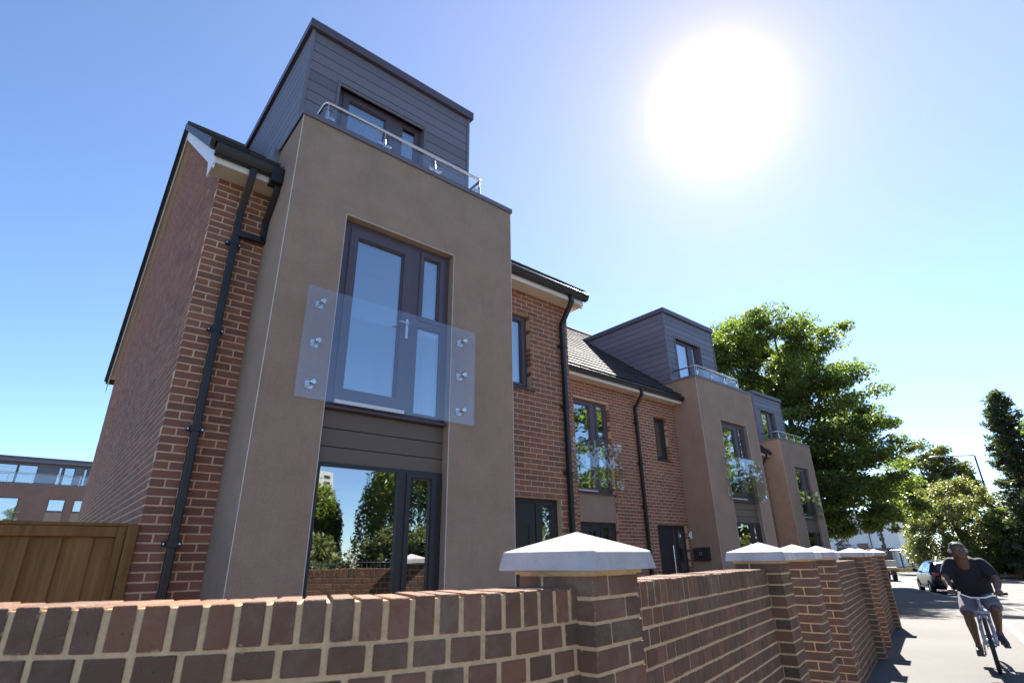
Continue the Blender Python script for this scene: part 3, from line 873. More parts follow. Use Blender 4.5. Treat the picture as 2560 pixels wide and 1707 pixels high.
# mid window, door
glazed(H1, 'casement_window', .09, (3.70, 4.435, 3.79, 4.966), [(3.80, 4.32, 3.885, 4.86)], 'frame', .07, [(3.755, 4.385, 3.84, 4.92)])
MB().prism([(-.035, 3.765), (-.035, 3.782), (.09, 3.80), (.09, 3.765)], 'x', 3.69, 4.50).build('window_sill', M['frame'], H1)
curtain(H1, 3.7, 4.15, .22, 3.8, 4.96)
MB().box(3.45, 5.1, 1.0, 1.05, 0, 5.3).build('room_wall', M['room'], H1)
door_unit(H1, .09, 3.85, 4.94, 2.2665, (3.93, 4.53), (4.635, 4.83), 'dark panelled front door with narrow side light', 'panel')
downpipe(H1, .252, 0, 0); downpipe(H1, 5.075, 0, 0)
mb = MB()
for a, b in (((.51, -.32, 5.36), (.51, -.30, 5.2)), ((.51, -.30, 5.2), (.51, -.07, 4.95)), ((.51, -.07, 4.95), (.51, -.07, 4.70)), ((.51, -.07, 4.72), (.25, -.07, 4.70))):
    a, b = Vector(a), Vector(b); d = b - a; mb.obox((a + b) / 2, (.06, .06, d.length + .03), d.to_track_quat('Z', 'X').to_matrix())
mb.box(.42, .535, -.40, -.25, 5.28, 5.46)
mb.build('branch_pipe', M['black_plastic'], H1, bevel=.006)

# ---- stepped-back pair, left half
YB2 = 2.45; DZ = -.06
H2 = thing('terraced_house', 'set back brick house with juliet balcony above a door with small square panes', 'house', (7.7, 6.9, 0), HOUSES)
opA = [(7.92, 9.12, -.3, 4.86)]
facade(H2, YB2, 5.27, 10.13, -.3, 5.34 + DZ, opA, 300)
eaves(H2, 5.40, 10.13, YB2, DZ); gutter(H2, 5.40, 10.13, YB2, DZ)
roof(H2, 5.40, 10.13, YB2, DZ, 290)
fr = glazed(H2, 'french_window', YB2 + .09, (7.92, 9.12, 2.80, 4.86), [(8.0, 8.50, 2.89, 4.74), (8.77, 8.99, 4.02, 4.79), (8.75, 9.02, 2.89, 3.90)], 'frame', .07, [(7.965, 8.60, 2.85, 4.80), (8.70, 9.06, 3.96, 4.82)])
handle(fr, 8.63, YB2 + .09, 3.85)
MB().box(7.97, 8.6, YB2 + .05, YB2 + .076, 2.83, 2.86).build('threshold_strip', M['upvc'], fr)
MB().box(7.92, 9.12, YB2 + .03, YB2 + .18, 2.2, 2.80).build('render_panel', M['render'], H2)
MB().box(7.90, 9.14, YB2 - .02, YB2 + .10, 2.775, 2.80).build('window_sill', M['frame'], H2)
door_unit(H2, YB2 + .08, 7.92, 9.12, 2.2, (7.98, 8.62), (8.70, 8.93), 'brown front door with three small square panes', 'square')
balustrade(H2, YB2 - .1, 7.70, 9.33, 2.86, 3.92, (7.80, 9.23), (3.0, 3.38, 3.78), YB2)
MB().box(7.3, 10.0, YB2 + 1.0, YB2 + 1.05, 0, 5.2).build('room_wall', M['room'], H2)
curtain(H2, 8.70, 9.0, YB2 + .24, 2.85, 4.8)
downpipe(H2, 10.06, YB2, DZ)
MB().box(5.3, 5.5, YB2 + .3, YB2 + 9.5, -.3, 5.3).prism([(YB2 + .3, 5.3), (YB2 + 9.5, 5.3), (YB2 + 4.75, 9.1)], 'x', 5.45, 5.55).build('gable_wall', M['mortar'], H2)

# ---- stepped-back pair, right half with the second bay
H3 = thing('terraced_house', 'set back brick house with rendered bay, narrow window and plain black door', 'house', (12.7, 6.9, 0), HOUSES)
opB = [(10.85, 11.40, 3.74, 4.85), (10.53, 11.72, -.3, 2.20)]
facade(H3, YB2, 10.135, 11.82, -.3, 5.34 + DZ, opB, 260)
facade(H3, YB2, 14.68, 15.23, -.3, 5.34 + DZ, [], 0)
eaves(H3, 10.135, 11.80, YB2, DZ); gutter(H3, 10.135, 11.86, YB2, DZ)
eaves(H3, 14.69, 15.3, YB2, DZ); gutter(H3, 14.69, 15.35, YB2, DZ)
roof(H3, 10.135, 15.33, YB2, DZ, 200, (11.82, 14.68, YB2 + .55))
bay(H3, 11.81, 1.675, YB2, DZ, .93)
glazed(H3, 'casement_window', YB2 + .09, (10.85, 11.40, 3.74, 4.85), [(11.0, 11.25, 3.86, 4.74)], 'frame_black', .07, [(10.93, 11.32, 3.80, 4.80)])
MB().box(10.84, 11.44, YB2 - .03, YB2 + .09, 3.715, 3.738).build('window_sill', M['frame_black'], H3)
curtain(H3, 10.9, 11.4, YB2 + .24, 3.7, 4.85)
door_unit(H3, YB2 + .07, 10.53, 11.72, 2.20, (10.62, 11.30), (11.42, 11.62), 'plain black front door with long steel pull bar', 'plank')
MB().box(10.2, 11.8, YB2 + 1.0, YB2 + 1.05, 0, 5.2).build('room_wall', M['room'], H3)
MB().prism([(YB2, -.3), (YB2 + 9.5, -.3), (YB2 + 9.5, 5.3), (YB2 + 4.75, 9.1), (YB2, 5.3)], 'x', 15.03, 15.22).build('gable_wall', M['mortar'], H3)

# ---- farther house with the third bay
YB3 = 5.175
H4 = thing('terraced_house', 'farthest house of the row with small rendered bay in front of the big tree', 'house', (20.5, 9.5, 0), HOUSES)
facade(H4, YB3, 15.25, 22.27, -.3, 5.34, [], 0)
facade(H4, YB3, 25.14, 25.75, -.3, 5.34, [], 0)
eaves(H4, 15.3, 22.25, YB3, 0); gutter(H4, 15.3, 22.3, YB3, 0)
eaves(H4, 25.15, 25.85, YB3, 0); gutter(H4, 25.15, 25.9, YB3, 0)
roof(H4, 15.3, 25.88, YB3, 0, 0, (22.27, 25.14, YB3 + .55))
bay(H4, 22.262, 4.40, YB3, 0, .93)
MB().prism([(YB3, -.3), (YB3 + 9.5, -.3), (YB3 + 9.5, 5.3), (YB3 + 4.75, 9.1), (YB3, 5.3)], 'x', 25.54, 25.73).build('gable_wall', M['brick'], H4)
downpipe(H4, 21.9, YB3, 0)

# ---- letter box and wall lamp by the black door
def text_mesh(name, txt, size, mat, Mx, parent, depth=.002):
    cu = bpy.data.curves.new(name, 'FONT'); cu.body = txt; cu.size = size; cu.extrude = depth; cu.align_x = 'CENTER'; cu.align_y = 'CENTER'
    tmp = bpy.data.objects.new(name + '_tmp', cu); COL.objects.link(tmp)
    dg = bpy.context.evaluated_depsgraph_get(); dg.update()
    me = bpy.data.meshes.new_from_object(tmp.evaluated_get(dg)); me.name = name
    bpy.data.objects.remove(tmp); bpy.data.curves.remove(cu)
    me.transform(Mx); me.materials.clear(); me.materials.append(mat)
    return link(name, me, parent)
lb = thing('letter_box', 'black metal letter box numbered 32 on the side of the bay', 'letter box', (11.75, 2.14, 1.40))
MB().box(11.695, 11.808, 1.945, 2.345, 1.40, 1.655).build('box_body', M['frame_black'], lb, bevel=.008)
MB().prism([(11.685, 1.648), (11.685, 1.66), (11.808, 1.70), (11.808, 1.648)], 'y', 1.935, 2.355).build('lid', M['frame_black'], lb, bevel=.004)
text_mesh('number', '32', .105, simple('silver_numerals', (.42, .42, .40), .4, .4), Matrix(((0, 0, -1, 11.6935), (-1, 0, 0, 2.15), (0, 1, 0, 1.555), (0, 0, 0, 1))), lb)
MB().tube([(11.688, 2.28, 1.50), (11.698, 2.28, 1.50)], .012, 10).build('lock', M['steel'], lb)
wl_ = thing('wall_lamp', 'slim white wall lamp on the brick beside the black door', 'lamp', (11.77, YB2 - .05, 1.90))
MB().tube([(11.77, YB2 - .06, 1.90), (11.77, YB2 - .06, 2.07)], .028, 12).build('lamp_body', M['upvc'], wl_)
MB().box(11.75, 11.79, YB2 - .04, YB2 - .001, 1.95, 2.02).build('bracket', M['steel'], wl_)

# ================================================================== BOUNDARY WALL
ZT = 1.407                       # top of the brick-on-edge coping
WALLS = 'brick boundary wall along the pavement'
def arc_pts():
    # plan of the near, curved length (outer face), from far left to the first pier
    P = [(-2.05, -2.05), (-1.60, -2.72), (-1.15, -3.27), (-.676, -3.70), (-.36, -3.915), (-.02, -4.075), (.26, -4.155), (.53, -4.185), (.86, -4.165)]
    P = [Vector((*p, 0)) for p in P]; out = []
    for i in range(len(P) - 1):          # Catmull-Rom
        p0 = P[max(0, i - 1)]; p1 = P[i]; p2 = P[i + 1]; p3 = P[min(len(P) - 1, i + 2)]
        for k in range(20):
            t = k / 20
            out.append(.5 * ((2 * p1) + (p2 - p0) * t + (2 * p0 - 5 * p1 + 4 * p2 - p3) * t * t + (3 * p1 - p0 - 3 * p2 + p3) * t ** 3))
    out.append(P[-1]); return out
def resample(pts):
    d = [0]
    for a, b in zip(pts[:-1], pts[1:]): d.append(d[-1] + (b - a).length)
    def at(s):
        s = min(max(s, 0), d[-1]); i = max(0, min(len(d) - 2, int(np.searchsorted(d, s)) - 1))
        t = (s - d[i]) / max(1e-9, d[i + 1] - d[i]); p = pts[i].lerp(pts[i + 1], t); tg = (pts[min(i + 1, len(pts) - 1)] - pts[max(0, i - 1)]).normalized()
        return p, tg
    return d[-1], at
def wall_run(label, pts, nobj, ground=-.05, ztop=ZT, js=.0115, jh=.011):
    """one-brick wall in header bond with a brick-on-edge coping; pts: outer face, left to right"""
    L, at = resample(pts)
    p0 = at(L / 2)[0]
    W = thing('boundary_wall', label, 'wall', (p0.x, p0.y, ground), WALLS)
    mb = MB(); prof = []; n = max(2, int(L / .06))
    zc = ztop - .112
    for i in range(n + 1):
        p, t = at(L * i / n); q = Vector((-t.y, t.x, 0))
        a = p + q * .0045; b = p + q * .210; prof.append((a, b))
    for (a, b), (c, d) in zip(prof[:-1], prof[1:]):
        for u, v in ((a, c), (b, d)):
            mb.poly([(u.x, u.y, ground), (v.x, v.y, ground), (v.x, v.y, ztop - .008), (u.x, u.y, ztop - .008)])
        mb.poly([(a.x, a.y, ztop - .008), (c.x, c.y, ztop - .008), (d.x, d.y, ztop - .008), (b.x, b.y, ztop - .008)])
    for a, b in (prof[0], prof[-1]):
        mb.poly([(a.x, a.y, ground), (b.x, b.y, ground), (b.x, b.y, ztop - .008), (a.x, a.y, ztop - .008)])
    core = mb.build('mortar_core', M['wall_mortar'], W)
    bl = []
    nc = max(2, round(L / .075)); pc = L / nc
    for i in range(nc):
        p, t = at(pc * (i + .5)); q = Vector((-t.y, t.x, 0)); c = p + q * .1075
        dzj = random.uniform(-.003, .002)
        bl.append(((c.x, c.y, ztop - .051 + dzj), (pc - js, .215, .1025), math.atan2(t.y, t.x)))
    z = zc; k = 0
    nh = max(2, round(L / .1125)); ph = L / nh
    while z - .065 > ground:
        e = [0] + [ph * (i + (.5 if k % 2 else 1)) for i in range(nh)]
        e = [x for x in e if x < L - .02] + [L]
        for a, b in zip(e[:-1], e[1:]):
            if b - a < .03: continue
            p, t = at((a + b) / 2); q = Vector((-t.y, t.x, 0)); c = p + q * .1075
            bl.append(((c.x, c.y, z - .0325), (b - a - jh, .215, .0625), math.atan2(t.y, t.x)))
        z -= .075; k += 1
    lay(core, bl, 'wall_brick', nobj, .0028, jitter=.0014)
    return W
def pier(label, p, heading, ztop=1.447, ground=-.05, nobj=120):
    """1.5-brick pier; p is the street-side left corner, heading the wall direction"""
    u = Vector((math.cos(heading), math.sin(heading), 0)); n = Vector((-u.y, u.x, 0)); S_ = .327
    c = Vector((p[0], p[1], 0)) + u * S_ / 2 + n * S_ / 2
    P = thing('brick_pier', label, 'pier', (c.x, c.y, ground), 'brick piers with pale pyramid caps')
    Mr = Matrix.Rotation(heading, 3, 'Z')
    hz = ztop - ground
    core = MB().obox((c.x, c.y, ground + hz / 2), (S_ - .008, S_ - .008, hz), Mr).build('mortar_core', M['wall_mortar'], P)
    bl = []; z = ztop - .006; k = 0
    h = S_ / 2; w = .1025
    while z - .065 > ground:
        # ring: each course has a stretcher + half round the four sides, alternating
        sg = 1 if k % 2 else -1
        lay4 = [((-h + .1075 if sg > 0 else h - .1075, -h + w / 2), (.215, w)), ((h - w / 2 if sg > 0 else -h + w / 2, -h + .1075), (w, .215)),
                ((h - .1075 if sg > 0 else -h + .1075, h - w / 2), (.215, w)), ((-h + w / 2 if sg > 0 else h - w / 2, h - .1075), (w, .215))]
        for (bx, by), (lx, ly) in lay4:
            q = c + u * bx + n * by
            bl.append(((q.x, q.y, z - .0325), (lx - .001, ly - .001, .064), heading))
        z -= .075; k += 1
    lay(core, bl, 'wall_brick', nobj, .0028, jitter=.001)
    a = .2185; b = .206; z0 = ztop + .012; z1 = z0 + .064; za = z1 + .072
    mb = MB(); v = []
    for r_, zz in ((a, z0), (b, z1)):
        for sx, sy in ((-1, -1), (1, -1), (1, 1), (-1, 1)): v.append(c + u * sx * r_ + n * sy * r_ + Vector((0, 0, zz)))
    v.append(c + Vector((0, 0, za)))
    mb.v = [tuple(x) for x in v]
    mb.f = [(3, 2, 1, 0)] + [(i, (i + 1) % 4, 4 + (i + 1) % 4, 4 + i) for i in range(4)] + [(4 + i, 4 + (i + 1) % 4, 8) for i in range(4)]
    mb.build('cap', M['cap'], P, bevel=.005)
    MB().obox((c.x, c.y, ztop + .006), (S_ + .02, S_ + .02, .0145), Mr).build('mortar_bed', M['wall_mortar'], P)
    return P
wall_run('near curved length of brick wall across the bottom left', arc_pts(), 300, js=.0165, jh=.0185)
h = TH
def on(X): return (X, -3.549 + (X - 3.651) * .2513)
pier('nearest brick pier with large pale cap at the bend of the wall', (.834, -4.235), R(10))
def seg(x0, x1, off=.10):
    a, b = on(x0), on(x1); q = Vector((-math.sin(h), math.cos(h), 0)) * off
    return [Vector((*a, 0)) + q, Vector((*b, 0)) + q]
wall_run('straight length of brick wall between the two nearest piers', [Vector((1.15, -4.075, 0)), Vector((1.6, -3.965, 0)), Vector((*on(3.63), 0)) + ND * .10], 300)
pier('second brick pier from the camera, left of the first gateway', on(3.651), h)
pier('third brick pier, standing alone between the two narrow gateways', on(4.966), h)
pier('fourth brick pier, where the wall resumes after the gateways', on(6.357), h)
wall_run('brick wall length behind the cyclist between fourth and fifth piers', seg(6.68, 9.72), 300)
pier('fifth brick pier, left of the far gateway', on(9.70), h)
pier('sixth brick pier, right of the far gateway', on(11.02), h)
wall_run('farthest visible length of brick wall before the last pier', seg(11.34, 14.38), 220)
pier('last and farthest brick pier at the end of the wall', on(14.35), h)

# ================================================================== TIMBER FENCE beside the house
F = thing('timber_fence', 'brown timber board fence between the garden and the brick gable', 'fence', (-1.6, .02, 0))
x = -.092; i = 0
while x > -3.6:
    w = random.uniform(.098, .106)
    off = 0 if i % 2 == 0 else .012
    MB().prism([(x - w, .02 + off), (x, .012 + off), (x, .032 + off), (x - w, .036 + off)], 'z', .05, 1.72 + random.uniform(-.006, .006)).build('board', M['wood'], F)
    x -= w - .004; i += 1
MB().box(-3.6, -.146, -.022, .012, 1.712, 1.79).build('rail', M['wood'], F, bevel=.004)
MB().box(-3.6, -.085, -.03, .05, 1.792, 1.817).build('capping', M['wood'], F, bevel=.004)
MB().box(-.144, -.088, -.024, .012, .05, 1.79).build('stile', M['wood'], F, bevel=.004)
MB().box(-.084, -.008, -.06, .04, -.1, 1.812).build('post', M['wood'], F, bevel=.006)

# ================================================================== TREES
def leaves(name, parent, P, size, mat, droop=0.0, seed=1, aspect=.62):
    r = np.random.default_rng(seed); n = len(P)
    nrm = r.normal(size=(n, 3)); nrm[:, 2] = np.abs(nrm[:, 2]) + .35; nrm /= np.linalg.norm(nrm, axis=1)[:, None]
    t = r.normal(size=(n, 3)); t[:, 2] -= droop; t -= (t * nrm).sum(1)[:, None] * nrm; t /= np.linalg.norm(t, axis=1)[:, None] + 1e-9
    b = np.cross(nrm, t); L = (size * r.uniform(.6, 1.35, n))[:, None]; Wd = L * aspect * r.uniform(.7, 1.2, n)[:, None]
    fold = nrm * L * .12
    V = np.stack([P - t * L * .5, P + b * Wd * .5 + fold, P + t * L * .5, P - b * Wd * .5 + fold], 1).reshape(-1, 3)
    me = bpy.data.meshes.new(name); me.vertices.add(4 * n); me.vertices.foreach_set('co', V.astype(np.float32).ravel())
    me.loops.add(4 * n); me.loops.foreach_set('vertex_index', np.arange(4 * n, dtype=np.int32))
    me.polygons.add(n); me.polygons.foreach_set('loop_start', np.arange(0, 4 * n, 4, dtype=np.int32))
    me.update(calc_edges=True); me.validate(); me.materials.append(mat)
    return link(name, me, parent)
def blob_points(r, blobs, n, shell=.55):
    w = np.array([b[1][0] * b[1][1] * b[1][2] for b in blobs]) ** .7; w /= w.sum(); out = []
    for (c, rad), k in zip(blobs, r.multinomial(n, w)):
        d = r.normal(size=(k, 3)); d /= np.linalg.norm(d, axis=1)[:, None]
        q = (shell + (1 - shell) * r.random(k) ** .7)[:, None]
        out.append(np.array(c) + d * q * np.array(rad))
    return np.concatenate(out)
def tree(name, label, base, blobs, nclump, per, leaf, mat, tr=.3, cr=1.0, seed=1, group=None, cat='tree', limbs=26, flat=.55, droop=.2, zmin=None, shell=.45):
    r = np.random.default_rng(seed); base = Vector(base)
    T = thing(name, label, cat, base, group)
    cl = blob_points(r, [((base.x + c[0], base.y + c[1], base.z + c[2]), rd) for c, rd in blobs], nclump, shell)
    if zmin is not None: cl[:, 2] = np.maximum(cl[:, 2], base.z + zmin + r.random(len(cl)) * .6)
    top = max(c[2] + rd[2] * .55 for c, rd in blobs); mid = np.mean([[c[0], c[1]] for c, _ in blobs], axis=0)
    mb = MB(); pts = []; rr_ = []
    for i in range(9):
        t = i / 8
        pts.append((base.x + mid[0] * t + .15 * math.sin(3 * t + seed), base.y + mid[1] * t + .15 * math.cos(4 * t + seed), base.z - .1 + top * t)); rr_.append(tr * (1.25 if i == 0 else 1) * (1 - .86 * t))
    mb.tube(pts, rr_, 10)
    trk = mb.build('trunk', M['bark'], T, smooth=True)
    mb = MB()
    for k in r.choice(len(cl), min(limbs, len(cl)), replace=False):
        e = Vector(cl[k]); h = min(.9, max(.33, (e.z - base.z - .28 * (Vector((e.x, e.y, 0)) - Vector((base.x, base.y, 0))).length) / top)); i = int(h * 8)
        s_ = Vector(pts[i]); m = s_.lerp(e, .5) + Vector((r.normal() * .3, r.normal() * .3, .35)); q = s_.lerp(m, .5) + Vector((0, 0, .1))
        r0 = rr_[i] * .5; mb.tube([s_, q, m, e], [r0, r0 * .7, r0 * .45, r0 * .14], 6)
        for _ in range(3):
            j = r.integers(len(cl)); e2 = Vector(cl[j])
            if (e2 - m).length < 3.2: mb.tube([m, m.lerp(e2, .5) + Vector((0, 0, .12)), e2], [r0 * .32, r0 * .2, r0 * .07], 5)
    mb.build('limbs', M['bark'], trk, smooth=True)
    k = r.integers(len(cl), size=nclump * per)
    d = r.normal(size=(len(k), 3)); d /= np.linalg.norm(d, axis=1)[:, None]; d *= (r.random(len(k)) ** .5)[:, None]
    sz = (cr * r.uniform(.55, 1.3, len(cl)))[k][:, None]
    P = cl[k] + d * sz * np.array([1, 1, flat])
    leaves('crown', T, P, leaf, M[mat], droop, seed)
    return T
def weeping(name, label, base, h, rad, mat, ns, seed, group=None, leaf=.22):
    r = np.random.default_rng(seed); base = Vector(base); T = thing(name, label, 'tree', base, group)
    mb = MB(); mb.tube([(base.x, base.y, base.z - .1), (base.x + .2, base.y, base.z + h * .35), (base.x, base.y + .2, base.z + h * .7)], [.32, .22, .12], 9)
    trk = mb.build('trunk', M['bark'], T, smooth=True); mb = MB(); P = []
    for i in range(ns):
        a = r.uniform(0, 2 * math.pi); q = math.sqrt(r.random()); zz = h * (.62 + .36 * math.sqrt(max(0, 1 - q * q))) * r.uniform(.85, 1.0)
        x, y = base.x + rad * q * math.cos(a), base.y + rad * q * math.sin(a)
        if i % 12 == 0: mb.tube([(base.x, base.y, base.z + h * .5), ((base.x + x) / 2, (base.y + y) / 2, base.z + zz * .92), (x, y, base.z + zz)], [.09, .05, .02], 5)
        ln = min(zz - .6, r.uniform(.8, 3.4) * (1.4 if q > .6 else .8)); m = int(ln / .07)
        t = np.arange(m)[:, None] * .07
        P.append(np.array([x, y, base.z + zz]) + np.concatenate([.10 * t * math.cos(a), .10 * t * math.sin(a), -t], 1) + r.normal(size=(m, 3)) * .07)
    mb.build('limbs', M['bark'], trk, smooth=True)
    leaves('crown', T, np.concatenate(P), leaf, M[mat], 1.2, seed, .4)
    return T
def conifer(label, base, h, rad, mat, seed):
    r = np.random.default_rng(seed); base = Vector(base); T = thing('conifer', label, 'tree', base)
    MB().tube([(base.x, base.y, base.z - .1), (base.x, base.y, base.z + h * .97)], [.26, .02], 9).build('trunk', M['bark'], T, smooth=True); P = []
    z = .8; mb = MB()
    while z < h:
        R_ = rad * (1 - z / h) ** .48 + .12
        for _ in range(7):
            a = r.uniform(0, 2 * math.pi); ln = R_ * r.uniform(.6, 1.12); m = max(10, int(ln * 62))
            t = r.random(m)[:, None] ** .6; dr = -.18 * ln * t + .22 * ln * t * t
            sp = .20 * (1 - .5 * t)
            P.append(np.array([base.x, base.y, base.z + z]) + np.concatenate([ln * t * math.cos(a), ln * t * math.sin(a), dr], 1) + r.normal(size=(m, 3)) * sp)
            mb.tube([(base.x, base.y, base.z + z), (base.x + ln * .9 * math.cos(a), base.y + ln * .9 * math.sin(a), base.z + z - .05 * ln)], [.03, .008], 4)
        z += .26
    mb.build('limbs', M['bark'], T); leaves('crown', T, np.concatenate(P), .26, M[mat], .5, seed, .45); return T
tree('sycamore_tree', 'huge broad sycamore in full leaf rising behind the end of the terrace', (37.0, 9.6, -.3),
     [((0, .7, 11.2), (6.6, 6.5, 7.6)), ((-1, 2.0, 5.2), (5.2, 4.4, 2.6)), ((-1.5, 1.2, 14.6), (4.6, 4.6, 3.4)), ((.5, -1.8, 6.6), (6.2, 4.9, 3.7)), ((-1, 3.4, 12.6), (5.0, 4.6, 5.5)), ((-1.5, -2.4, 9.6), (4.6, 4.3, 4.2)), ((1.0, -2.4, 4.7), (4.6, 4.1, 1.7))],
     480, 400, .20, 'leaf_syc', .36, 1.12, 5, 'trees along the street', limbs=70, flat=.5, shell=.5)
tree('maple_tree', 'dark leafy tree rising between the sycamore and the street lamp', (76, 12.4, -.5), [((0, 0, 9.2), (4.6, 4.4, 4.6)), ((0, 2.5, 7.2), (3.6, 3.6, 3.2)), ((-1, -2.4, 8.0), (2.8, 2.8, 3.3))], 130, 190, .36, 'leaf_dark', .3, 1.2, 8, 'trees along the street', shell=.5)
tree('round_shrub', 'big rounded olive green bush overhanging the far pavement', (60, 7.0, -.4), [((0, 0, 4.0), (3.8, 3.7, 3.9)), ((.3, 1.5, 2.6), (3.3, 3.1, 2.6))], 190, 210, .20, 'leaf_olive', .25, .75, 9, None, 'bush', flat=.8, zmin=.3, shell=.72)
conifer('tall dark conifer at the right edge of the view', (57, 1.7, -.35), 14.0, 2.7, 'leaf_con', 4)
for i, (x, y, hh, rd, sd, lab) in enumerate([(64, 1.8, 6.0, 3.2, 21, 'dark evergreen thicket behind the park wall left of the ball finial'), (61, 3.8, 5.0, 2.6, 22, 'dark shrub beside the round bush behind the cyclist'),
                                             (52, -1.6, 5.4, 2.8, 23, 'dark evergreen at the right edge below the conifer'), (68, 5.6, 5.6, 3.0, 24, 'dark evergreen behind the bus shelter end')]):
    tree('evergreen_shrub', lab, (x, y, -.4), [((0, 0, hh * .52), (rd, rd, hh * .5))], 90, 190, .26, 'leaf_dark', .2, .8, sd, 'dark evergreens behind the park wall', 'shrub', limbs=14, flat=.8, zmin=.2, shell=.6)
for i, (x, y, hh, rd, sd, lab) in enumerate([(50.5, 1.2, 2.4, 1.3, 31, 'sunlit yellow green sapling by the lamp post')]):
    tree('sapling', lab, (x + 8, y + 2.6, -.4), [((0, 0, 3.2), (1.4, 1.3, 2.2))], 40, 90, .24, 'leaf_will', .06, .6, sd, None, 'sapling', limbs=10, zmin=.6)
# park trees across the road (seen in the window reflections)
PK = 'trees in the park across the road'
for s, n, hh, rd, sd, lab in ((7.5, -19, 7.6, 4.4, 41, 'weeping tree opposite the near bay'), (15.5, -18, 8.6, 4.0, 42, 'weeping tree opposite the set back houses'), (.6, -20, 5.4, 1.7, 43, 'small weeping tree beside the ball topped stone pier')):
    p = st(s, n); weeping('weeping_tree', lab, (p.x, p.y, p.z), hh, rd, 'leaf_will', 950, sd, PK)
for s, n, sd, lab in ((24, -17, 51, 'park tree opposite the middle of the terrace'), (33, -20, 52, 'park tree opposite the end of the terrace'), (-14, -22, 53, 'park tree behind the photographer to the left'), (41.5, -13.5, 54, 'park tree by the kerb opposite the farthest bay'), (49, -15.5, 55, 'park tree beyond the farthest bay on the far kerb side'), (56, -20, 56, 'park tree deep in the park beyond the conifer')):
    p = st(s, n); tree('park_tree', lab, (p.x, p.y, p.z), [((0, 0, 8.6), (5.6, 5.6, 6.2)), ((0, 0, 4.6), (5.0, 5.0, 2.4))], 130, 150, .34, 'leaf_syc', .36, 1.3, sd, PK)

for s, n, hh, rd, sd, lab in ((4.5, -14.6, 2.9, 2.2, 61, 'low dark shrub behind the railings opposite the near bay'), (9.5, -14.4, 3.3, 2.6, 62, 'low dark shrub behind the railings opposite the brick bay'), (14.5, -14.6, 3.0, 2.6, 63, 'low dark shrub behind the railings opposite the second house'),
                              (-4.5, -15, 3.0, 2.4, 64, 'low dark shrub behind the railings left of the ball topped pier'), (0.2, -15.4, 2.5, 1.9, 65, 'low dark shrub just behind the ball topped pier'), (20, -15, 3.2, 2.6, 66, 'low dark shrub behind the railings opposite the third house'), (26.5, -14, 3.3, 2.8, 67, 'low dark shrub behind the railings opposite the end house'), (33, -14, 3.4, 2.9, 68, 'low dark shrub behind the railings past the last pier'), (40, -13.4, 3.2, 2.7, 69, 'low dark shrub behind the railings level with the sycamore')):
    p = st(s, n); tree('park_shrub', lab, (p.x, p.y, p.z), [((0, 0, hh * .5), (rd, rd, hh * .5))], 60, 130, .20, 'leaf_dark', .12, .6, sd, 'shrubs behind the park railings', 'shrub', limbs=10, flat=.8, zmin=.15, shell=.5)

# ================================================================== PARK BOUNDARY: low wall, railings, stone piers with ball finials
M['stone'] = simple('weathered_sandstone', (.33, .27, .20), .9, var=.25, scale=5, bump=.5, bscale=60)
M['iron'] = simple('grey_iron', (.05, .05, .05), .5, var=.1)
def nb(s): return n_right(s) - 2.5
def park_wall(label, s0, s1):
    p = st((s0 + s1) / 2, nb((s0 + s1) / 2)); T = thing('park_wall', label, 'wall', p, 'low park wall with spiked railings')
    mb = MB(); cp = MB(); s = s0
    while s < s1 - .01:
        e = min(s1, s + 2); a, b = st(s, nb(s)), st(e, nb(e)); c, d = b - ND * .3, a - ND * .3
        for m, z0, z1, o in ((mb, -.3, 1.05, 0), (cp, 1.052, 1.12, .03)):
            q = [a + ND * o, b + ND * o, c - ND * o, d - ND * o]; k = len(m.v)
            m.v += [(x.x, x.y, x.z + z0) for x in q] + [(x.x, x.y, x.z + z1) for x in q]
            m.f += [(k, k + 1, k + 5, k + 4), (k + 1, k + 2, k + 6, k + 5), (k + 2, k + 3, k + 7, k + 6), (k + 3, k, k + 4, k + 7), (k + 4, k + 5, k + 6, k + 7)]
        s = e
    mb.build('brickwork', M['far_brick'], T); cp.build('coping', M['stone'], T)
    rl = MB(); s = s0 + .1
    for zz in (1.22, 1.46):
        rl.tube([st(s0 + (s1 - s0) * i / 10, nb(s0 + (s1 - s0) * i / 10) - .15, zz) for i in range(11)], .016, 6)
    while s < s1:
        p = st(s, nb(s) - .15); rl.tube([p + Vector((0, 0, 1.1)), p + Vector((0, 0, 1.52)), p + Vector((0, 0, 1.60))], [.013, .013, .002], 5); s += .14
    rl.build('railing', M['iron'], T)
    return T
def ball_pier(label, s, hh=1.85, w=.55):
    p = st(s, nb(s) - .15); T = thing('stone_pier', label, 'pier', p, 'stone piers with ball finials'); Mr = Matrix.Rotation(TH, 3, 'Z')
    mb = MB(); z = -.1; k = 0
    while z < hh - .01:
        e = min(hh, z + .31)
        MB().obox((p.x, p.y, p.z + (z + e) / 2), (w - (.006 if k % 2 else 0), w - (.006 if k % 2 else 0), e - z - .008), Mr).build('stone', M['stone'], T, bevel=.012); z = e; k += 1
    MB().obox((p.x, p.y, p.z + hh + .05), (w + .14, w + .14, .10), Mr).build('cap_stone', M['stone'], T, bevel=.02)
    MB().lathe([(.16, 0), (.17, .04), (.09, .09), (.08, .14), (.11, .17)], (p.x, p.y, p.z + hh + .1), 16).sphere((p.x, p.y, p.z + hh + .44), .205, 18, 12).build('ball_finial', M['stone'], T, smooth=True)
    return T
park_wall('park wall with railings directly across the road from the near bay', -25, -1.4)
park_wall('park wall with railings across the road from the middle houses', -.7, 26)
park_wall('park wall running behind the cyclist to the ball topped pier', 26.1, 61)
ball_pier('stone pier with ball finial mirrored in the near ground floor window', -1.05, 1.62, .5)
ball_pier('stone gate pier with ball finial at the right edge of the street', 61.6, 2.0, .7)

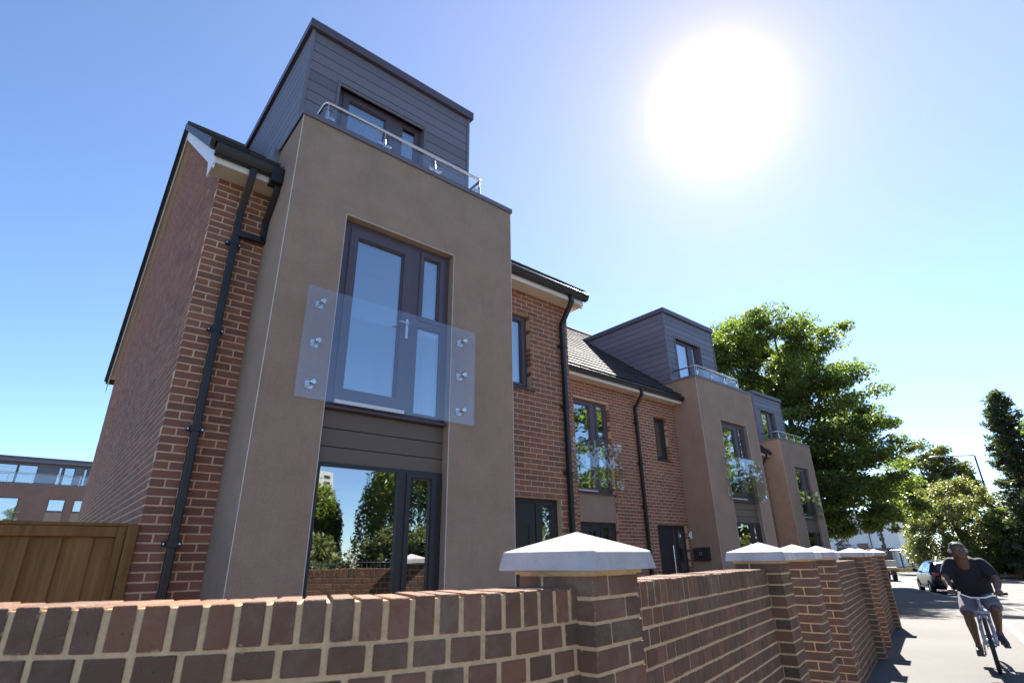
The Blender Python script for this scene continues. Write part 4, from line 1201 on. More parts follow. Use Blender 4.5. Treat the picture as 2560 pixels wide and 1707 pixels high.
# ================================================================== STREET FURNITURE AND FAR BUILDINGS
def lamp(label, p, hh, arm, ad):
    T = thing('street_lamp', label, 'street lamp', p, 'street lamps'); p = Vector(p)
    MB().tube([p, p + Vector((0, 0, 1.2)), p + Vector((0, 0, 1.25)), p + Vector((0, 0, hh))], [.13, .13, .095, .07], 10).tube([p + Vector((0, 0, hh)), p + Vector((0, 0, hh + .05)) + ad * .12, p + Vector((0, 0, hh + .2)) + ad * arm], .05, 8).build('pole', M['iron'], T)
    e = p + Vector((0, 0, hh + .22)) + ad * arm; rz = math.atan2(ad.y, ad.x)
    mb = MB().sphere((0, 0, 0), .5, 14, 8, (.95, .30, .17)); mb.xform(Matrix.Translation(e + ad * .4) @ Matrix.Rotation(rz, 4, 'Z')); mb.build('lamp_head', simple('grey_lamp_head', (.5, .5, .5), .4, var=.05), T, smooth=True)
    return T
lamp('tall grey street lamp with long arm over the road on the right', (65.6, 5.65, -.5), 10.4, 2.6, Vector((-.25, .97, 0)).normalized())
lamp('distant street lamp in the park mirrored in the near window', (29.0, -66.0, 0), 7.2, 1.4, Vector((-1, 0, 0)))
TP = thing('telegraph_pole', 'dark timber telegraph pole in front of the white building', 'pole', (80, 19.5, -.5))
MB().tube([(80, 19.5, -.6), (80, 19.5, 9.5)], [.17, .12], 10).build('pole', M['iron'], TP)
MB().box(79.75, 79.95, 19.25, 19.75, 1.5, 2.6).build('cabinet', M['iron'], TP, bevel=.02)
# bus shelter
BS = thing('bus_shelter', 'dark bus shelter on the far pavement left of the car', 'bus shelter', (84.5, 18, -.55))
MB().box(83.7, 85.4, 15.9, 20.2, 1.78, 1.90).build('roof', M['upvc'], BS, bevel=.02)
for yy in (16.0, 17.05, 18.1, 19.15, 20.1): MB().box(83.8, 83.9, yy - .07, yy + .07, -.6, 1.78).build('post', M['iron'], BS)
for yy in (16.1, 17.15, 18.2): MB().box(85.1, 85.14, yy, yy + .9, -.3, 1.6).build('panel', M['glass'], BS)
MB().box(84.7, 85.0, 16.3, 19.6, -.1, -.02).build('bench', M['iron'], BS)
MB().box(83.85, 85.3, 20.16, 20.2, -.3, 1.7).build('advert_panel', M['frame_black'], BS)
# dry grass verge
Pg = []
r2 = np.random.default_rng(77)
for _ in range(2600):
    Pg.append((r2.uniform(76, 80), r2.uniform(15.2, 19.0), 0))
mb = MB()
for x, y, _ in Pg:
    s_, n_ = ts(x, y); z = gz(s_); hgt = r2.uniform(.2, .55); dx, dy = r2.normal(size=2) * .08
    mb.poly([(x - .02, y - .015, z), (x + .02, y + .015, z), (x + dx, y + dy, z + hgt)])
mb.build('grass', simple('dry_yellow_grass', (.34, .27, .07), .9, var=.3, scale=3), label='tall dry yellow grass on the verge by the bus shelter', kind='stuff')
# palisade fence beyond the car
PF = thing('palisade_fence', 'pale spiked palisade fence beyond the black car', 'fence', (76, 10.2, -.5))
for i in range(16):
    yy = 8.2 + .26 * i; MB().prism([(yy, -.4), (yy + .13, -.4), (yy + .13, 1.45), (yy + .065, 1.58), (yy, 1.45)], 'x', 75.98, 76.0).build('pale', M['upvc'], PF)
for zz in (.1, 1.1): MB().box(76.002, 76.04, 8.1, 12.4, zz, zz + .06).build('rail', M['iron'], PF)

# white corner building
M['whitewash'] = simple('whitewashed_render', (.80, .78, .76), .8, var=.04, scale=1)
M['redtile'] = simple('pink_clay_tile', (.42, .22, .17), .8, var=.2, scale=2)
PB = thing('white_corner_building', 'white painted corner building with shop fronts at the end of the street', 'building', (110, 29, -.5))
XP = 105
MB().box(XP, XP + 9, 24.95, 29.0, -.6, 6.6).prism([(24.95, 6.6), (29.0, 6.6), (26.98, 8.2)], 'x', XP, XP + 9).box(XP + .6, XP + 9, 29.003, 35.0, -.6, 7.4).build('wall', M['whitewash'], PB)
rfp = MB().prism([(24.7, 6.42), (26.98, 8.25), (29.25, 6.42), (29.25, 6.56), (26.98, 8.42), (24.7, 6.56)], 'x', XP - .25, XP + 9.2).box(XP + .3, XP + 9.2, 29.26, 35.3, 7.41, 7.6).build('roof', M['redtile'], PB)
MB().box(XP + 3, XP + 3.8, 26.6, 27.4, 8.0, 9.6).build('chimney', M['redtile'], rfp)
for y0, y1, z0, z1 in ((28.3, 28.66, 5.85, 6.35), (27.05, 27.80, 5.70, 6.25), (26.95, 27.78, 3.30, 4.0)):
    w = plate(MB(), y0, y1, z0, z1, [(y0 + .06, (y0 + y1) / 2 - .03, z0 + .06, z1 - .06), ((y0 + y1) / 2 + .03, y1 - .06, z0 + .06, z1 - .06)], FX(XP - .04), 0, .06).build('window', M['upvc'], PB)
    MB().box(XP - .02, XP - .01, y0 + .04, y1 - .04, z0 + .04, z1 - .04).build('pane', M['frame_black'], w)
MB().box(XP - .06, XP - .03, 27.02, 27.85, 4.10, 4.48).build('blue_sign', simple('blue_sign_board', (.10, .16, .45), .5), PB, label='small blue and white sign above the window')
mb = MB().tube([(XP - .1, 29.05, 6.6), (XP - .1, 29.02, 2.3)], .07, 6).tube([(XP - .1, 29.02, 4.5), (XP - .1, 28.3, 4.62)], .06, 6).tube([(XP + .5, 33.6, 6.2), (XP + .5, 32.9, 5.7), (XP + .5, 32.7, 3.2)], .06, 6); mb.build('drainpipe', M['iron'], PB)
MB().box(XP - .3, XP - .02, 26.05, 28.75, -.5, 2.3).build('shop_front', simple('maroon_shop_front', (.12, .04, .035), .5), PB)
MB().box(XP + .2, XP + .55, 29.4, 34.6, -.5, 2.35).build('shop_window', M['frame_black'], PB)
MB().box(XP + .15, XP + .19, 32.6, 34.2, -.3, 1.9).build('shutter', M['upvc'], PB)
MB().box(XP + .3, XP + .56, 29.8, 31.3, 2.40, 3.10).build('picture_board', simple('brown_picture_board', (.22, .13, .10), .6, var=.5, scale=3), PB)
MB().prism([(34.0, 2.95), (34.9, 2.95), (33.5, 3.7), (33.2, 3.65)], 'x', XP + .1, XP + .58).build('awning', simple('maroon_awning', (.20, .06, .06), .7), PB)
MB().box(XP + .6, XP + 5, 35.0, 39, -.6, 6.6).build('rear_wing', M['whitewash'], PB)
SG = thing('shop_sign', 'black sign board with hand lettered white words on the white building', 'sign', (XP + .3, 33.4, 2.4))
MB().box(XP + .10, XP + .18, 32.32, 34.46, 2.38, 3.02).build('board', M['frame_black'], SG)
text_mesh('lettering', 'Tick Tock', .50, M['upvc'], Matrix(((0, 0, -1, XP + .09), (-1, 0, 0, 33.39), (0, 1, 0, 2.70), (0, 0, 0, 1))), SG, .01)

# brick apartment block seen over the fence
AB = thing('apartment_block', 'distant brick apartment block with dark glazed top floor above the fence', 'building', (-4, 80, 0))
YA = 75.0
wins = [(-.07, 1.43, 7.12, 8.42), (2.18, 3.20, 7.12, 8.42), (-5.2, -2.56, 5.9, 8.42)]
panels = [(-.07, 1.43, 4.2, 7.0), (2.18, 3.20, 4.2, 7.0)]
plate(MB(), -22, 9, -.3, 9.9, wins + panels, FY(YA), 0, .3).build('brick_wall', M['far_brick'], AB)
MB().box(-22, 9, YA + .1, YA + 9, 9.9, 9.98).build('terrace_floor', M['lead'], AB)
dw = [(-6.2, -3.5, 10.0, 12.0), (-3.45, -1.75, 10.0, 12.0), (.06, .42, 10.0, 12.0), (.55, 1.57, 10.0, 12.0), (2.35, 2.7, 10.0, 12.0), (2.85, 3.85, 10.0, 12.0)]
plate(MB(), -22, 9, 9.98, 12.2, dw, FY(YA + .6), 0, .2).build('top_floor_wall', M['clad'], AB)
MB().box(-22.4, 9.4, YA - .2, YA + 10, 12.2, 12.55).build('roof_band', M['clad'], AB)
MB().box(-22.6, 9.6, YA - .3, YA + 10, 12.551, 12.75).build('roof', M['frame'], AB)
for a, b, c, d in wins + dw:
    y = YA + (.1 if (a, b, c, d) in wins else .7)
    f = plate(MB(), a, b, c, d, [(a + .08, b - .08, c + .08, d - .08)], FY(y), -.04, .05).build('window', M['frame_black'], AB)
    MB().box(a + .07, b - .07, y, y + .02, c + .07, d - .07).build('pane', M['glass'], f)
    MB().box(a + .05, b - .05, y + .12, y + .14, c + .05, d - .05).build('blind', M['curtain'], f)
for a, b, c, d in panels: MB().box(a, b, YA + .05, YA + .1, c, d + .1).build('render_panel', M['render'], AB)
rl = MB().tube([(-15, YA + .05, 11.05), (9, YA + .05, 11.05)], .035, 6).build('balcony_rail', M['steel'], AB)
for i in range(12):
    x = -14.6 + 2.1 * i; MB().box(x - .03, x + .03, YA + .02, YA + .08, 9.98, 11.05).build('rail_post', M['steel'], rl); MB().box(x + .06, x + 2.04, YA + .03, YA + .05, 10.05, 10.95).build('glass_panel', M['balu'], rl)
MB().box(-6, -2.2, YA - .2, YA - .17, 5.8, 7.0).build('glass_balustrade', M['balu'], AB)
# high rise far across the park, mirrored in the near window
HR = thing('tower_block', 'pale concrete tower block far away, mirrored in the near window', 'building', (84, -235, 0))
MB().box(73, 92.3, -245, -225, 0, 37).build('wall', simple('pale_concrete', (.55, .53, .49), .85, var=.06, scale=.3), HR)
for k in range(12):
    for j in range(4): MB().box(75.2 + 4.4 * j, 77.6 + 4.4 * j, -224.98, -224.9, 2 + 2.9 * k, 3.5 + 2.9 * k).build('window', M['frame_black'], HR)

# ================================================================== VEHICLES
def place_matrix(p, heading): return Matrix.Translation(p) @ Matrix.Rotation(heading, 4, 'Z')
M['tyre'] = simple('rubber_tyre', (.02, .02, .02), .8, var=.1)
M['alloy'] = simple('alloy_wheel', (.45, .45, .46), .3, .9, var=.05)
M['carpaint'] = simple('black_car_paint', (.014, .014, .017), .3, .0, var=.05, spec=.3, coat=.12)
M['carglass'] = simple('dark_car_glass', (.02, .024, .026), .03, 0, var=.02, spec=.9)
def wheel(T, Mx, x, y, r, w):
    m = MB(); n = 24
    prof = [(r * .60, -w / 2), (r * .95, -w / 2), (r, -w * .36), (r, w * .36), (r * .95, w / 2), (r * .60, w / 2)]
    k = len(m.v)
    for i in range(n):
        a = 2 * math.pi * i / n
        for q, t in prof: m.v.append((x + q * math.cos(a), y + t, r + q * math.sin(a)))
    for i in range(n):
        j = (i + 1) % n
        for t in range(len(prof)): u = (t + 1) % len(prof); m.f.append((i * 6 + t, j * 6 + t, j * 6 + u, i * 6 + u))
    ty = m.xform(Mx).build('tyre', M['tyre'], T, smooth=True)
    m = MB()
    for sgn in (-1, 1):
        yy = y + sgn * w * .36
        m.tube([(x, yy - .02, r), (x, yy + .02, r)], r * .18, 14)
        for i in range(5):
            a = 2 * math.pi * i / 5; m.obox((x + r * .38 * math.cos(a), yy, r + r * .38 * math.sin(a)), (r * .46, .03, r * .16), Matrix.Rotation(-a, 3, 'Y'))
        m.tube([(x, yy - .025, r), (x, yy + .025, r)], r * .60, 24, caps=False); m.tube([(x, yy - sgn * .03, r), (x, yy - sgn * .025, r)], r * .58, 24)
    m.xform(Mx).build('rim', M['alloy'], ty)
def car(label, p, heading):
    T = thing('parked_car', label, 'car', p); Mx = place_matrix(p, heading); L = 4.25
    # stations: x, half-width low, half-width belt, half-width roof, z sill, z belt, z roof
    S_ = [(-2.12, .70, .74, .60, .42, .80, .86), (-2.02, .78, .83, .62, .30, .90, 1.12), (-1.80, .84, .865, .60, .24, .96, 1.40), (-1.35, .86, .88, .61, .20, .98, 1.50), (-.5, .86, .88, .62, .19, .97, 1.53), (.25, .86, .88, .61, .19, .96, 1.50),
          (.75, .86, .875, .57, .19, .95, 1.33), (1.10, .86, .87, .66, .19, .94, 1.06), (1.55, .85, .85, .68, .20, .88, .93), (1.95, .80, .79, .62, .26, .78, .82), (2.12, .66, .66, .5, .38, .64, .68)]
    mb = MB(); rows = []
    for x, wl, wb, wr, zs, zb, zr in S_:
        half = [(0, zs - .02), (wl * .9, zs), (wl, zs + .08), (wb + .015, (zs + zb) / 2 + .06), (wb, zb - .05), (wb - .02, zb), (wr + (wb - wr) * .35, zb + (zr - zb) * .6), (wr, zr - .05), (wr * .8, zr - .01), (0, zr)]
        ring = [(y, z) for y, z in half] + [(-y, z) for y, z in half[-2:0:-1]]
        rows.append([len(mb.v) + i for i in range(len(ring))]); mb.v += [(x, y, z) for y, z in ring]
    for a, b in zip(rows[:-1], rows[1:]):
        for i in range(len(a)): j = (i + 1) % len(a); mb.f.append((a[i], a[j], b[j], b[i]))
    mb.f.append(tuple(rows[0])); mb.f.append(tuple(rows[-1][::-1]))
    body = mb.xform(Mx).build('body', M['carpaint'], T, smooth=True)
    sub = body.modifiers.new('sub', 'SUBSURF'); sub.levels = 1; sub.render_levels = 2
    for sy in (-1, 1):
        for pts in (((-1.15, .99), (-.22, .985), (-.22, 1.40), (-1.0, 1.40), (-1.35, 1.12)), ((-.12, .985), (.88, .975), (.48, 1.25), (.2, 1.37), (-.12, 1.40)), ((-1.72, 1.02), (-1.24, 1.0), (-1.4, 1.12), (-1.12, 1.36), (-1.5, 1.34))):
            g = MB(); b = [(x, sy * (.868 - (z - .97) * .50), z) for x, z in pts]; g.poly(b); g.poly([(x, y * .98, z) for x, y, z in b]); g.xform(Mx).build('side_window', M['carglass'], T)
        MB().sphere((.78, sy * .99, 1.03), .11, 12, 8, (.8, 1.0, .75)).obox((.80, sy * .90, 1.0), (.05, .12, .04)).xform(Mx).build('wing_mirror', M['carpaint'], T, smooth=True)
        MB().obox((-2.04, sy * .66, .86), (.14, .26, .24)).xform(Mx).build('tail_light', simple('red_lens', (.35, .02, .02), .2), T, bevel=.03)
        MB().obox((1.98, sy * .56, .70), (.20, .30, .14)).xform(Mx).build('headlight', M['carglass'], T, bevel=.03)
        for x, z in ((-.95, .86), (.0, .86)): MB().obox((x, sy * .895, z), (.18, .025, .03)).xform(Mx).build('door_handle', M['carpaint'], T)
        MB().obox((-.15, sy * .875, .30), (2.1, .04, .07)).xform(Mx).build('sill_trim', M['black_plastic'], T)
    MB().poly([(-1.98, -.55, 1.04), (-1.98, .55, 1.04), (-1.80, .50, 1.36), (-1.80, -.50, 1.36)]).xform(Mx @ Matrix.Translation((-.06, 0, 0))).build('rear_window', M['carglass'], T)
    MB().obox((-2.14, 0, .62), (.02, .50, .11)).xform(Mx).build('number_plate', M['upvc'], T)
    for x in (-1.28, 1.27):
        for y in (-.80, .80): wheel(T, Mx, x, y, .32, .20)
    return T
hd = TH + math.atan(.187)
car('black hatchback at the kerb behind the cyclist', st(31.7, -.25 - .82, -.10), hd)
def lorry(label, p, heading):
    T = thing('flatbed_lorry', label, 'lorry', p); Mx = place_matrix(p, heading)
    cream = simple('cream_lorry_paint', (.62, .58, .50), .5, var=.06); dark = M['black_plastic']
    MB().box(-2.4, 2.6, -.45, -.30, .50, .72).box(-2.4, 2.6, .30, .45, .50, .72).box(-2.3, -2.1, -.9, .9, .48, .6).xform(Mx).build('chassis', dark, T)
    MB().box(-2.5, 1.2, -1.05, 1.05, .90, 1.02).xform(Mx).build('load_bed', cream, T)
    MB().box(-2.56, -2.505, -1.06, 1.06, 1.03, 1.52).box(-2.585, -2.56, -.42, -.36, 1.03, 1.52).box(-2.585, -2.56, .36, .42, 1.03, 1.52).xform(Mx).build('tailgate', cream, T, bevel=.01)
    for sy in (-1.06, 1.02): MB().box(-2.5, 1.2, sy, sy + .04, 1.03, 1.45).xform(Mx).build('side_board', cream, T)
    MB().box(1.2, 1.28, -1.05, 1.05, .9, 2.0).xform(Mx).build('headboard', dark, T)
    MB().prism([(1.4, .5), (3.0, .5), (3.05, 1.25), (2.75, 2.1), (1.4, 2.15)], 'y', -.98, .98).xform(Mx).build('cab', cream, T, bevel=.06)
    MB().box(1.39, 1.41, -.7, .7, 1.35, 1.95).xform(Mx).build('rear_window', M['carglass'], T)
    MB().box(1.5, 1.75, -1.1, 1.1, 2.17, 2.22).box(1.52, 1.72, -.35, .35, 2.222, 2.36).xform(Mx).build('beacon_bar', simple('orange_beacon', (.75, .26, .02), .3), T, bevel=.01)
    for sy in (-.8, .8): MB().box(-2.58, -2.5, sy - .2, sy + .2, .66, .80).xform(Mx).build('tail_light', simple('red_lamp_lens', (.35, .03, .02), .3), T)
    for x in (-1.3, 2.25):
        for y in (-.86, .86): wheel(T, Mx, x, y, .40, .28)
    return T
p = st(52.3, 3.05, -.10); lorry('cream flatbed lorry with orange beacon beyond the last pier', p, hd)

# ================================================================== CYCLIST
FC = Vector((9.61, -3.39, 0)); fwd = Vector((-.9775, -.2109, 0)); lat = Vector((.2109, -.9775, 0))
def BL(x, y, z): return FC + fwd * x + lat * y + Vector((0, 0, z))
ML = Matrix(((fwd.x, lat.x, 0, FC.x), (fwd.y, lat.y, 0, FC.y), (0, 0, 1, FC.z), (0, 0, 0, 1)))
def caps(mb, pts, rs, n=12):
    for (a, b), (ra, rb) in zip(zip(pts[:-1], pts[1:]), zip(rs[:-1], rs[1:])):
        mb.tube([a, Vector(a).lerp(Vector(b), .5), b], [ra, (ra + rb) / 2, rb], n); 
    for p_, r_ in zip(pts, rs): mb.sphere(p_, r_, n, 8)
def loft(mb, secs, n=20):
    """secs: (centre(x,y,z), half width (lateral), half depth, tilt) -> closed ellipse loft"""
    rows = []
    for c, w, d, tl in secs:
        row = []
        for i in range(n):
            a = 2 * math.pi * i / n; cx = abs(math.cos(a)) ** .85 * (1 if math.cos(a) >= 0 else -1); sx = abs(math.sin(a)) ** .85 * (1 if math.sin(a) >= 0 else -1)
            row.append(len(mb.v)); mb.v.append((c[0] + d * sx * math.cos(tl), c[1] + w * cx, c[2] - d * sx * math.sin(tl)))
        rows.append(row)
    for a, b in zip(rows[:-1], rows[1:]):
        for i in range(n): j = (i + 1) % n; mb.f.append((a[i], a[j], b[j], b[i]))
    mb.f.append(tuple(rows[0][::-1])); mb.f.append(tuple(rows[-1]))
def fuse(mb, name, mat, parent, vox=.010, smooth=6):
    me = mb.mesh(name + '_src', None); o = bpy.data.objects.new(name + '_src', me); COL.objects.link(o)
    rm = o.modifiers.new('r', 'REMESH'); rm.mode = 'VOXEL'; rm.voxel_size = vox; rm.use_smooth_shade = True
    sm = o.modifiers.new('s', 'SMOOTH'); sm.factor = .5; sm.iterations = smooth
    dg = bpy.context.evaluated_depsgraph_get(); dg.update()
    out = bpy.data.meshes.new_from_object(o.evaluated_get(dg)); out.name = name
    bpy.data.objects.remove(o); bpy.data.meshes.remove(me)
    out.transform(ML); out.materials.clear(); out.materials.append(mat)
    out.polygons.foreach_set('use_smooth', [True] * len(out.polygons))
    return link(name, out, parent)
M['skin'] = simple('dark_brown_skin', (.115, .060, .040), .42, var=.10, scale=14)
M['shirt'] = simple('navy_shirt', (.012, .010, .018), .9, var=.18, scale=20, bump=.3, bscale=25)
M['shorts'] = simple('grey_shorts', (.17, .155, .19), .9, var=.12, scale=18, bump=.3, bscale=25)
M['shoe'] = simple('dark_shoe', (.05, .045, .06), .6, var=.2, scale=12)
PR = thing('person', 'cyclist in navy t-shirt, grey shorts and silver headphones riding towards the camera', 'person', BL(-.6, 0, 0))
b = MB()
hc = Vector((-.375, -.065, 1.522)); yaw = R(24)
def hd_(x, y, z):                       # head space: x face-forward, y left, z up
    return (hc.x + x * math.cos(yaw) - y * math.sin(yaw), hc.y + x * math.sin(yaw) + y * math.cos(yaw), hc.z + z)
b.sphere(hd_(-.012, 0, .030), .094, 18, 12, (1.08, .93, .90)); b.sphere(hd_(.02, 0, -.03), .080, 16, 10, (1.0, .94, 1.02)); b.sphere(hd_(.042, 0, -.078), .050, 12, 8, (1, 1.15, .8))
caps(b, [hd_(.088, 0, .005), hd_(.106, 0, -.028)], [.010, .017], 8)                         # nose
for sy in (-1, 1):
    b.sphere(hd_(.0, sy * .088, -.012), .026, 10, 8, (.7, .4, 1.1))                          # ears
    b.sphere(hd_(.068, sy * .032, .012), .020, 10, 6, (.8, 1.3, .8)); b.sphere(hd_(.05, sy * .05, -.03), .03, 10, 6)   # brow, cheek
    b.sphere(hd_(.105, sy * .014, -.034), .010, 8, 6)
caps(b, [hd_(.082, -.024, -.064), hd_(.094, 0, -.062), hd_(.082, .024, -.064)], [.008, .011, .008], 8)              # lips
caps(b, [(-.50, -.045, 1.33), (-.455, -.055, 1.41), (-.425, -.065, 1.48)], [.10, .090, .082])
def arm(sh, el, wr, hand, sy):
    caps(b, [sh, Vector(sh).lerp(Vector(el), .45), el, Vector(el).lerp(Vector(wr), .3), wr], [.078, .066, .052, .054, .034])
    p0 = Vector(wr); h_ = Vector(hand); caps(b, [p0, p0.lerp(h_, .6), h_], [.034, .040, .036])
    for k in range(4):                    # fingers curl forward over the grip
        y = hand[1] + sy * (-.030 + .021 * k); ln = (.030, .034, .032, .026)[k]
        caps(b, [(hand[0] + .005, y, hand[2] + .018), (hand[0] + ln, y, hand[2] + .012), (hand[0] + ln + .012, y, hand[2] - .018), (hand[0] + ln - .006, y, hand[2] - .036)], [.012, .0105, .010, .009], 8)
    caps(b, [(hand[0] - .012, hand[1] - sy * .030, hand[2] + .002), (hand[0] + .004, hand[1] - sy * .056, hand[2] - .012), (hand[0] + .022, hand[1] - sy * .062, hand[2] - .026)], [.014, .012, .010], 8)
arm((-.54, -.215, 1.335), (-.43, -.312, 1.135), (-.235, -.285, 1.015), (-.175, -.278, .985), -1)
arm((-.54, .165, 1.325), (-.43, .275, 1.12), (-.235, .25, 1.0), (-.175, .255, .972), 1)
loft(b, [((-.80, 0, .84), .16, .14, .3), ((-.74, 0, 1.02), .17, .135, .35), ((-.62, -.02, 1.20), .185, .135, .4), ((-.53, -.035, 1.345), .165, .09, .4)])
def leg(hip, kn, an, heel, toe):
    caps(b, [hip, Vector(hip).lerp(Vector(kn), .5), kn], [.105, .088, .066])
    kn_, an_ = Vector(kn), Vector(an); caps(b, [kn, kn_.lerp(an_, .30) + Vector((-.022, 0, 0)), kn_.lerp(an_, .7), an], [.062, .066, .046, .036])
    caps(b, [an, Vector(an) + Vector((.02, 0, -.05))], [.036, .034]); caps(b, [heel, toe], [.033, .030])
RK = ((-.78, -.10, .90), (-.42, -.165, .66), (-.60, -.150, .265), (-.64, -.148, .205), (-.45, -.160, .185))
LK = ((-.78, .10, .90), (-.40, .165, .745), (-.57, .130, .455), (-.60, .128, .385), (-.42, .165, .315))
leg(*RK); leg(*LK)
body = fuse(b, 'body', M['skin'], PR, .0085, 5)
s_ = MB()
loft(s_, [((-.765, 0, .92), .215, .185, .3), ((-.72, -.005, 1.02), .220, .190, .35), ((-.64, -.02, 1.16), .222, .172, .4), ((-.57, -.03, 1.29), .222, .145, .4), ((-.525, -.04, 1.385), .165, .105, .4), ((-.495, -.045, 1.425), .100, .088, .4)])
caps(s_, [(-.545, -.195, 1.338), (-.515, -.245, 1.265), (-.485, -.272, 1.20)], [.096, .092, .088]); caps(s_, [(-.545, .145, 1.328), (-.515, .205, 1.255), (-.485, .235, 1.19)], [.096, .092, .088])
fuse(s_, 'shirt', M['shirt'], PR, .011, 5)
s_ = MB()
loft(s_, [((-.82, 0, .83), .19, .17, .2), ((-.78, 0, .97), .205, .175, .3)])
for hip, kn in ((RK[0], RK[1]), (LK[0], LK[1])):
    h_, k_ = Vector(hip), Vector(kn); e = h_.lerp(k_, .80)
    caps(s_, [h_, h_.lerp(k_, .4), e], [.130, .118, .104])
fuse(s_, 'shorts', M['shorts'], PR, .011, 4)
for heel, toe in ((RK[3], RK[4]), (LK[3], LK[4])):
    s_ = MB(); hh, tt = Vector(heel), Vector(toe); caps(s_, [hh + Vector((0, 0, .006)), hh.lerp(tt, .45), tt], [.042, .046, .040]); caps(s_, [hh + Vector((.015, 0, .05)), hh + Vector((.03, 0, .02))], [.042, .044])
    d = (tt - hh); s_.obox(hh.lerp(tt, .5) + Vector((0, 0, -.036)), (d.length + .07, .078, .02), Matrix.Rotation(math.atan2(d.y, d.x), 3, 'Z') @ Matrix.Rotation(-math.atan2(d.z, math.hypot(d.x, d.y)), 3, 'Y'))
    fuse(s_, 'shoe', M['shoe'], PR, .009, 4)
hp = MB(); band = []
for i in range(13):
    a = math.pi * i / 12; band.append(hd_(-.012, .106 * math.cos(a), .018 + .106 * math.sin(a)))
hp.tube(band, .0075, 8)
for sy in (-1, 1): hp.tube([hd_(-.005, sy * .086, -.008), hd_(-.005, sy * .122, -.008)], [.033, .028], 14)
hp.xform(ML).build('headphones', simple('silver_headphones', (.34, .34, .35), .3, .6, var=.05), PR, smooth=True)
cp = MB().sphere(hd_(-.016, 0, .034), .0945, 18, 12, (1.08, .95, .92)); hv = cp.v; keep = [f for f in cp.f if np.mean([hv[i][2] for i in f]) > hc.z + .045]
cp.f = keep; cp.xform(ML).build('cropped_hair', simple('cropped_hair', (.045, .032, .026), .75), PR, smooth=True)

# ---- bicycle
BK = thing('bicycle', 'silver and lilac mountain bicycle under the cyclist', 'bicycle', BL(-.5, 0, 0))
M['bikeframe'] = simple('lilac_silver_paint', (.36, .36, .46), .3, .4, var=.06)
M['chrome'] = simple('chrome', (.70, .70, .70), .15, 1.0, var=.04)
def ring(R_, r_, cx, cz, n=40, m=8):
    mb = MB()
    for i in range(n):
        a = 2 * math.pi * i / n
        for k in range(m):
            c = 2 * math.pi * k / m; q = R_ + r_ * math.cos(c); mb.v.append((cx + q * math.cos(a), r_ * math.sin(c), cz + q * math.sin(a)))
    for i in range(n):
        for k in range(m): j, l = (i + 1) % n, (k + 1) % m; mb.f.append((i * m + k, j * m + k, j * m + l, i * m + l))
    return mb
WR = .333
for cx in (0.0, -1.06):
    ty = ring(WR - .026, .026, cx, WR).xform(ML).build('tyre', M['tyre'], BK, smooth=True)
    ring(WR - .062, .012, cx, WR).xform(ML).build('rim', M['alloy'], ty, smooth=True)
    MB().tube([(cx, -.05, WR), (cx, .05, WR)], .024, 12).tube([(cx, -.075, WR), (cx, .075, WR)], .008, 8).xform(ML).build('hub', M['chrome'], ty)
    sp = MB()
    for i in range(28):
        a = 2 * math.pi * i / 28; sy = .03 if i % 2 else -.03; a2 = a + (.35 if (i // 2) % 2 else -.35)
        sp.tube([(cx + .02 * math.cos(a2), sy, WR + .02 * math.sin(a2)), (cx + (WR - .068) * math.cos(a), 0, WR + (WR - .068) * math.sin(a))], .0013, 4)
    sp.xform(ML).build('spokes', M['chrome'], ty)
hs0, hs1 = (-.165, 0, .745), (-.205, 0, .875); bbk = (-.60, 0, .30); stt = (-.80, 0, .80)
MB().tube([hs0, hs1], .022, 12).tube([(-.19, 0, .83), (-.77, 0, .74)], .019, 12).tube([(-.175, 0, .76), bbk], .021, 12).tube([bbk, stt], .018, 12).tube([(-.60, -.04, .30), (-.60, .04, .30)], .026, 12) \
    .tube([bbk, (-1.06, .065, WR)], .011, 8).tube([bbk, (-1.06, -.065, WR)], .011, 8).tube([(-.77, .02, .73), (-1.06, .065, WR)], .010, 8).tube([(-.77, -.02, .73), (-1.06, -.065, WR)], .010, 8).xform(ML).build('frame', M['bikeframe'], BK, smooth=True)
fk = MB()
for sy in (-.062, .062): fk.tube([(-.135, sy, .70), (-.06, sy, .52)], .017, 10).tube([(-.075, sy, .55), (0, sy, WR)], .022, 10).tube([(-.02, sy * 1.15, .60), (-.05, sy * 1.1, .68)], .009, 6)
fk.obox((-.142, 0, .715), (.05, .17, .045)).tube([(-.15, 0, .70), (-.21, 0, .90)], .015, 10)
fk.xform(ML).build('suspension_fork', M['bikeframe'], BK, smooth=True)
hb = MB().tube([(-.20, -.34, .97), (-.195, -.20, .955), (-.165, -.08, .905), (-.16, 0, .90), (-.165, .08, .905), (-.195, .20, .945), (-.20, .34, .955)], .0125, 10).tube([(-.205, 0, .87), (-.16, 0, .90)], .02, 10).xform(ML).build('handlebar', M['chrome'], BK, smooth=True)
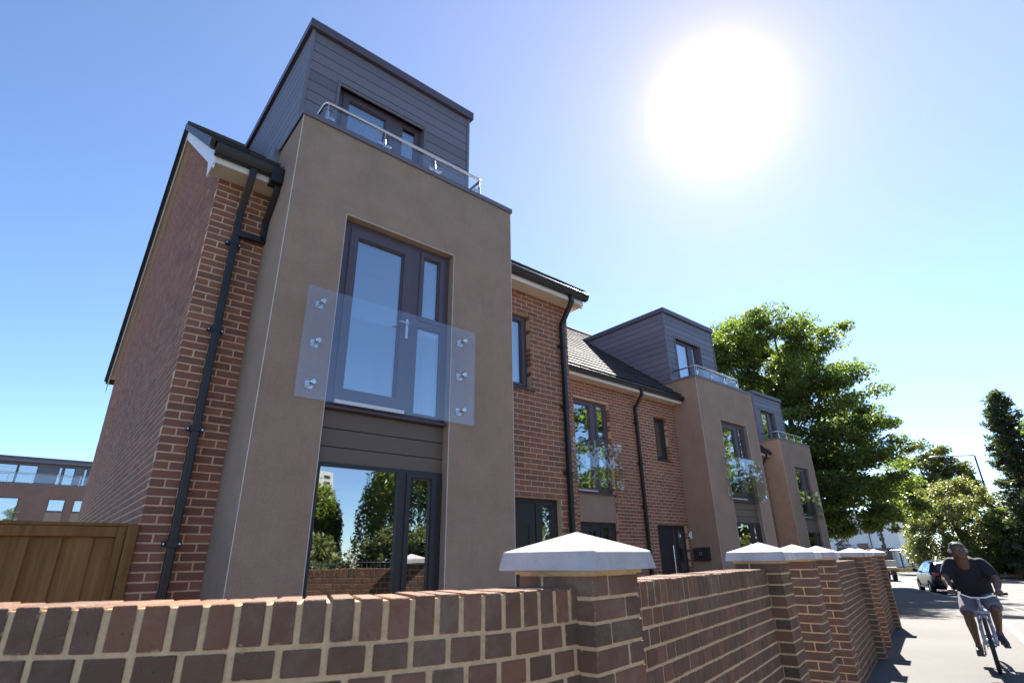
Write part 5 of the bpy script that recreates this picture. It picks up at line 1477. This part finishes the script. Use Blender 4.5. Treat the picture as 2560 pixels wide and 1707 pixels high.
for sy, z in ((-1, .968), (1, .953)):
    MB().tube([(-.198, sy * .235, z - .004), (-.20, sy * .345, z + .004)], .0175, 10).xform(ML).build('grip', M['tyre'], hb)
    MB().tube([(-.19, sy * .21, z - .012), (-.13, sy * .25, z - .025), (-.12, sy * .33, z - .03)], .006, 6).box(-.205, -.17, sy * .19 - .015, sy * .19 + .015, z - .03, z + .012).xform(ML).build('brake_lever', M['chrome'], hb)
MB().tube([stt, (-.815, 0, .86)], .013, 8).xform(ML).build('seat_post', M['chrome'], BK)
sd = MB(); loft(sd, [((-.98, 0, .885), .085, .012, 0), ((-.95, 0, .89), .105, .03, 0)]); sd = MB().sphere((-.90, 0, .885), .10, 14, 8, (1.2, 1.0, .3)); caps(sd, [(-.88, 0, .885), (-.70, 0, .888)], [.045, .024])
sd.xform(ML).build('saddle', M['tyre'], BK, smooth=True)
ck = MB().tube([(-.60, -.085, .30), (-.58, -.095, .135)], .012, 8).tube([(-.60, .085, .30), (-.56, .095, .40)], .012, 8).tube([(-.60, -.09, .30), (-.60, .09, .30)], .012, 8)
ck.xform(ML).build('cranks', M['chrome'], BK)
ring(.088, .004, -.60, .30, 30, 6).xform(ML @ Matrix.Translation((0, -.055, 0))).build('chainring', M['chrome'], BK)
MB().tube([(-.60, -.055, .388), (-1.06, -.055, WR + .045)], .005, 6).tube([(-.60, -.055, .212), (-1.06, -.055, WR - .045)], .005, 6).xform(ML).build('chain', M['iron'], BK)
for x, y, z in ((-.55, -.15, .135), (-.54, .15, .30)):
    pd = MB().box(x - .045, x + .045, y - .045, y + .045, z - .012, z + .012).xform(ML).build('pedal', M['tyre'], BK, bevel=.004)
    MB().box(x + .0455, x + .052, y - .035, y + .035, z - .009, z + .009).xform(ML).build('reflector', simple('orange_reflector', (.80, .28, .02), .25), pd)
for sy in (-1, 1):
    MB().tube([(-.115, sy * .075, .665), (-.10, sy * .03, .70)], .008, 6).box(-.10, -.06, sy * .045 - .008, sy * .045 + .008, .615, .635).xform(ML).build('brake_arm', M['iron'], BK)
